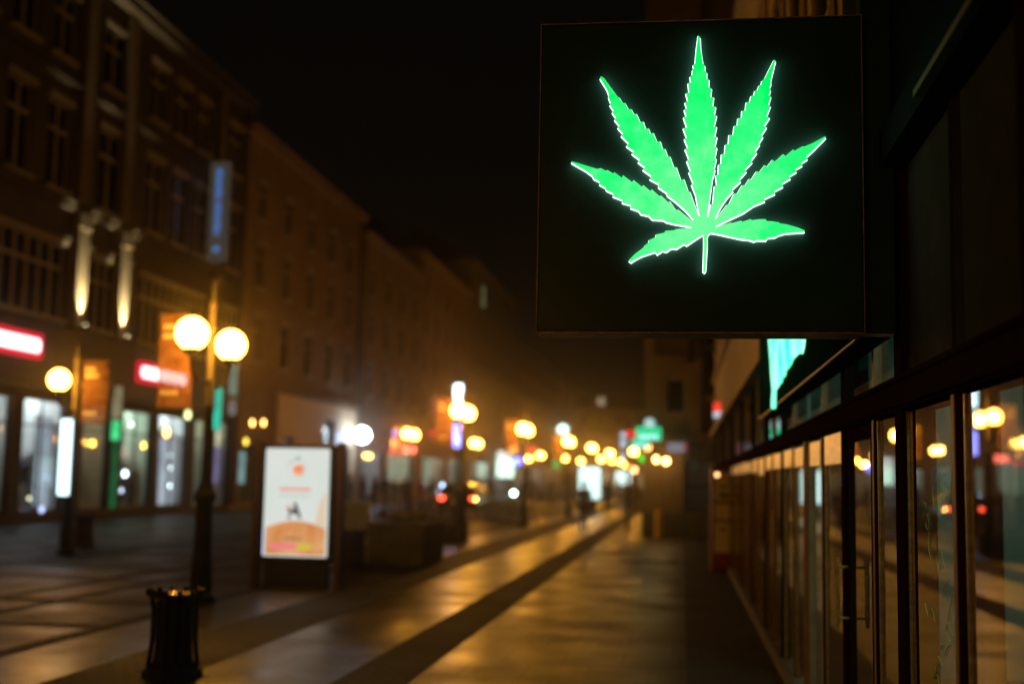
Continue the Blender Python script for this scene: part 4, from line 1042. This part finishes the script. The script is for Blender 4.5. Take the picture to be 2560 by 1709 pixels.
for i,(px,py) in enumerate(((984,1170),(1015,1165),(1070,1180))):
    proj(px,py,-20.1,.8,2.2,(.36,.42,.30),.7,'pale green lit strip in the shops left of the car, %s' % ('leftmost','middle','rightmost, beside the car')[i])
for (px,py,lab) in ((1107,1213,'bluish round light just left of the parked car, upper one'),(1099,1232,'dim bluish round light just left of the parked car, lower one')):
    p = atY(px,py,57); r_ = thing('bollard_light', lab, 'bollard light', (p.x,57,0)); b = MB(); b.lathe([(.06,0),(.06,p.z-.08)], 10); b.build('post', M_iron, r_)
    b = MB(); b.ball((0,0,p.z),.09,12,8); b.build('light', emit('blue_light_%d'%py, (.45,.65,1.0), 9 if py < 1220 else 3), r_)
# bicycle headlamp, set on an added bollard instead of a bicycle
p = atY(1284,1232,58); bl = thing('bollard_light', 'bright cyan-white bicycle headlamp on a made-up bollard right of the parked car', 'bollard light', (p.x,58,0))
b = MB(); b.lathe([(.09,0),(.08,.1),(.07,p.z-.12)], 14); b.build('post', M_iron, bl)
b = MB(); b.ball((0,0,p.z), .10, 14, 10); b.build('light', emit('cyan_light', (.55,1.0,.9), 26), bl)
# poster boxes far away
def farbox(px, Y, w, z0, z1, label):
    q = atY(px, 1200, Y); r_ = thing('poster_box', label, 'lightbox', (q.x,Y,0), 0, 'far lit poster boxes')
    b = MB(); b.box(-w/2-.08,w/2+.08,.01,.2,z0-.1,z1+.08); b.build('case', M_blackmetal, r_)
    b = MB(); b.rslab(-w/2,w/2,z0,z1,-.003,.012,.03); b.build('lit_poster', emit('far_poster', (.62,.92,.86), 1.6), r_)
    b = MB(); b.box(-w*.3,w*.3,.03,.18,0,z0-.1); b.build('foot', M_blackmetal, r_)
farbox(1474, 68, 1.2, .7, 2.45, 'bright mint-white poster box standing behind the walking person')
farbox(1558, 112, 1.35, .9, 2.6, 'smaller mint-white poster box farther down the street')

# ------------------------------------------------------------------ RIGHT SIDE, FURTHER
M_c2 = mat('buff_render', (.24,.17,.095), .85, var=.2, scale=.9)
hw = thing('pale_house', 'pale house on the right between the dark shopfront and the far block', 'building', (XF+.005, 12.85, 0))
b = MB(); b.box(0.0, 7, 0, 23.2, 3.06, 10.5); b.build('wall', M_cream, hw)
b = MB(); b.box(-.14, 0, .0, 23.2, 3.00, 3.14); b.box(-.10,0,0,23.2,4.5,4.62); b.build('ledge', M_cream, hw)
for i in range(7):
    b = MB(); y = .9+i*3.2; b.box(-.02,0,y,y+1.2,5.2,7.2); w = b.build('window', M_pane, hw)
    b = MB(); b.box(-.08,-.02,y-.12,y+1.32,5.08,5.2); b.box(-.06,-.02,y-.1,y,5.2,7.2); b.box(-.06,-.02,y+1.2,y+1.3,5.2,7.2); b.box(-.08,-.02,y-.12,y+1.32,7.2,7.34); b.build('frame', M_cream, w)
# standing menu board
p = atZ(1809, 1428); mb = thing('poster_stand', 'tall narrow stand with pale panels and a red border by the shopfront', 'poster stand', (p.x, p.y, .004), math.radians(4))
b = MB(); b.box(-.24,.24,0,.30,.0,2.02); b.build('body', mat('stand_red', (.20,.035,.02), .5, var=.2), mb, bevel=.03)
b = MB()
for z0, z1 in ((1.0,1.30),(1.36,1.9),(.36,.95)): b.box(-.18,.18,-.012,-.001,z0,z1)
b.build('pale_panel', mat('stand_pale', (.80,.70,.50), .5, var=.2, scale=8), mb)
b = MB(); b.box(-.15,.15,-.012,-.001,.10,.33); b.build('red_panel', mat('stand_crimson', (.30,.03,.05), .5, var=.2), mb)
b = MB(); b.box(-.07,.05,-.02,-.013,.78,.82); b.box(-.1,.1,-.02,-.013,1.42,1.50); b.box(-.08,.08,-.02,-.013,1.60,1.64); b.build('dark_print', M_blackmetal, mb)
# far right block: front towards us
FB = building('apartment_block', 'buff block with balconies facing us at the end of the right-hand row', 0, 0, 9, 26, M_c2,
   [(.72,1.36,3.95,5.1,'plain'),(.72,1.36,7.0,9.0,'win'),(2.0,3.0,4.5,6.9,'win'),(3.9,4.9,4.5,6.9,'win'),(.72,1.36,10.4,12.4,'win'),(2.0,3.0,8.4,10.6,'win'),(3.9,4.9,8.4,10.6,'win'),(2.0,3.0,12.2,14.4,'win'),(3.9,4.9,12.2,14.4,'win')],
   [(1.3,4.3,.75,2.45,.35,(1,.7,.45))], rz=0, origin=(-1.25,41,0), cornices=[(3.0,3.25,.2)])
for i, z in enumerate((5.55,9.2,12.9)):
    b = MB(); b.box(.25,1.40,-.95,-.004,z,z+.15); b.box(.25,.31,-.95,-.1,z+.15,z+1.05); b.box(1.34,1.40,-.95,-.1,z+.15,z+1.05); b.box(.32,1.33,-.95,-.90,z+.95,z+1.05)
    for k in range(5): b.box(.36+k*.18,.40+k*.18,-.94,-.91,z+.15,z+.95)
    b.build('balcony', M_c2, FB)
b = MB(); b.box(1.5,1.86,-.35,-.004,3.3,25.5); b.box(3.3,3.6,-.3,-.004,3.3,25.5); b.build('pier', M_c2, FB)
b = MB(); b.box(-.02,9.02,-.16,-.004,0,.72); b.box(1.25,9.02,-.12,-.004,2.5,2.98); b.build('dark_base', M_conc, FB)
# signs at the corner of the far block
def csign(name, px, py, Y, w, h, col, s, label, round_=False, extra=None, stand=None):
    p = atY(px, py, Y); root = thing(name, label, 'sign', p, 0, None)
    b = MB()
    if round_: b.disc((0,0,0), w/2, 22, t=.1)
    else: b.rslab(-w/2,w/2,-h/2,h/2,0,.1,.03)
    b.build('lit_face', emit('cs_%d_%d'%(px,py), col, s), root)
    b = MB(); b.box(-.02,.02,.10,.16,-.02,.02)
    if stand == 'wall': b.box(-.02,.02,.101, 40.99-Y, -.02,.02)
    b.build('bracket', M_blackmetal, root)
    if extra:
        b = MB()
        for k in range(4): b.box(-w*.34+k*w*.19,-w*.34+k*w*.19+w*.13,-.012,-.001,-h*.42,-h*.08)
        b.build('lettering', emit('cs_letters', (.45,.9,.9), 1.5), root)
    return root
csign('pharmacy_sign', 1621,1083,39.5,.80,.42,(.01,.50,.20),1.5,'larger green lit sign with white lettering at the corner of the buff block',extra=True)
csign('pharmacy_sign', 1601,1108,39.2,.56,.28,(.05,.50,.30),1.4,'smaller green and white lit sign below the larger green one',extra=True)
csign('round_sign', 1624,1058,39.6,.34,.34,(.36,.55,.55),1.3,'round pale lit sign above the green signs',True)
csign('red_sign', 1577,1084,44,.34,.26,(.80,.02,.02),1.0,'small red lit sign left of the green signs')
csign('pale_sign', 1560,1099,45,.28,.56,(.45,.62,.75),.9,'pale blue upright lit sign left of the red one')
csign('pale_sign', 1560,1140,46,.26,.24,(.40,.58,.66),.9,'small pale blue lit sign below the upright one')
csign('shop_sign', 1693,1118,40.6,.62,.30,(.32,.32,.36),.6,'dim pale shop sign on the front of the buff block')
csign('shop_sign', 1714,1118,40.55,.10,.26,(.45,.02,.04),.5,'dim red end of the shop sign on the buff block')
csign('traffic_light', 1607,1145,52,.30,.36,(.02,.75,.03),2.0,'green lit traffic light far down the street',True)
csign('small_red_sign', 1793,1018,30,.18,.24,(.90,.05,.02),1.2,'small red lit sign under the pale house ledge')
csign('small_white_sign', 1800,1036,29,.30,.14,(.60,.72,.80),.9,'small white lit sign under the little red one')
# posts carrying those signs
sp = atY(1568, 1150, 44.4)
so = thing('sign_post', 'slim dark post carrying the small red and pale blue signs', 'post', (sp.x,44.7,.004)); b = MB(); b.lathe([(.10,0),(.10,.06),(.045,.1),(.04,4.0)],10); b.box(-.3,.3,-.02,.02,3.2,3.24); b.build('post', M_iron, so)
M_yel = mat('yellow_paint', (.85,.52,.03), .5, var=.15)
for i,(px,yb,lab) in enumerate(((1646,1343,'tall yellow post, right one of two, by the buff block'),(1630,1318,'tall yellow post, left and farther one of two'))):
    q = atZ(px, yb); r_ = thing('yellow_post', lab, 'post', (q.x,q.y,.004), 0, 'tall yellow posts')
    b = MB(); b.lathe([(.13,0),(.13,.84),(.06,.86)],12); b.build('sleeve', M_yel, r_)
    b = MB(); b.lathe([(.03,.84),(.03,2.75)],10); b.build('pole', mat('ochre_pole', (.5,.32,.08), .5, var=.1), r_)
    b = MB(); b.tube([(0,0,2.6),(-.12,0,2.7),(-.2,0,2.62)], .015, 6); b.build('hook', M_iron, r_)
def lantern(px,py,Y,s,label,col=(1,.55,.14),r=.10):
    p = atY(px,py,Y); r_ = thing('wall_lantern', label, 'lantern', p, 0, 'small warm wall lanterns')
    b = MB(); b.ball((0,0,0), r*1.1, 14, 10); b.build('glass', emit('lantern_%g'%s, col, s), r_)
    b = MB(); b.lathe([(r*1.2,r*1.12),(r*.9,r*1.5),(.02,r*2)],12); b.tube([(0,0,r*1.5),(0,.5,r*1.8)], .015,6); b.build('cap', M_iron, r_)
lantern(1642,1148,40.4,14,'small warm wall lantern on the buff block, left one of the pair')
lantern(1665,1152,40.4,14,'small warm wall lantern on the buff block, right one of the pair')
lantern(1619,1117,40.3,7,'warm wall lantern right under the green signs',(1,.42,.10))
lantern(1586,1174,60,9,'small orange lantern low beside the far poster box',(1,.36,.12),.12)
lantern(1793,1186,22.6,4,'orange lamp reflection on the poster stand, made as a small glowing ball',(1,.5,.2),.035)  # glowing ball added for an orange lamp's reflection
lantern(1503,1003,150,.3,'lone dim lamp high at the far end of the street',(1,.75,.5),.5)

# ------------------------------------------------------------------ added air volume, its scatter stands in for lens bloom
hzb = MB(); hzb.box(-60, 40, -12, 330, -1, 60)
hm = bpy.data.materials.new('bloom_air'); hm.use_nodes = True; nt = hm.node_tree; nt.nodes.remove(nt.nodes['Principled BSDF'])
pv = nt.nodes.new('ShaderNodeVolumePrincipled'); pv.inputs['Density'].default_value = 0.0013; pv.inputs['Color'].default_value = (1,.92,.82,1); pv.inputs['Anisotropy'].default_value = 0.965
nt.links.new(pv.outputs[0], nt.nodes['Material Output'].inputs['Volume'])
USE_BLOOM_HAZE = True
if USE_BLOOM_HAZE:
    ho = hzb.build('bloom_haze', hm); ho['kind'] = 'stuff'
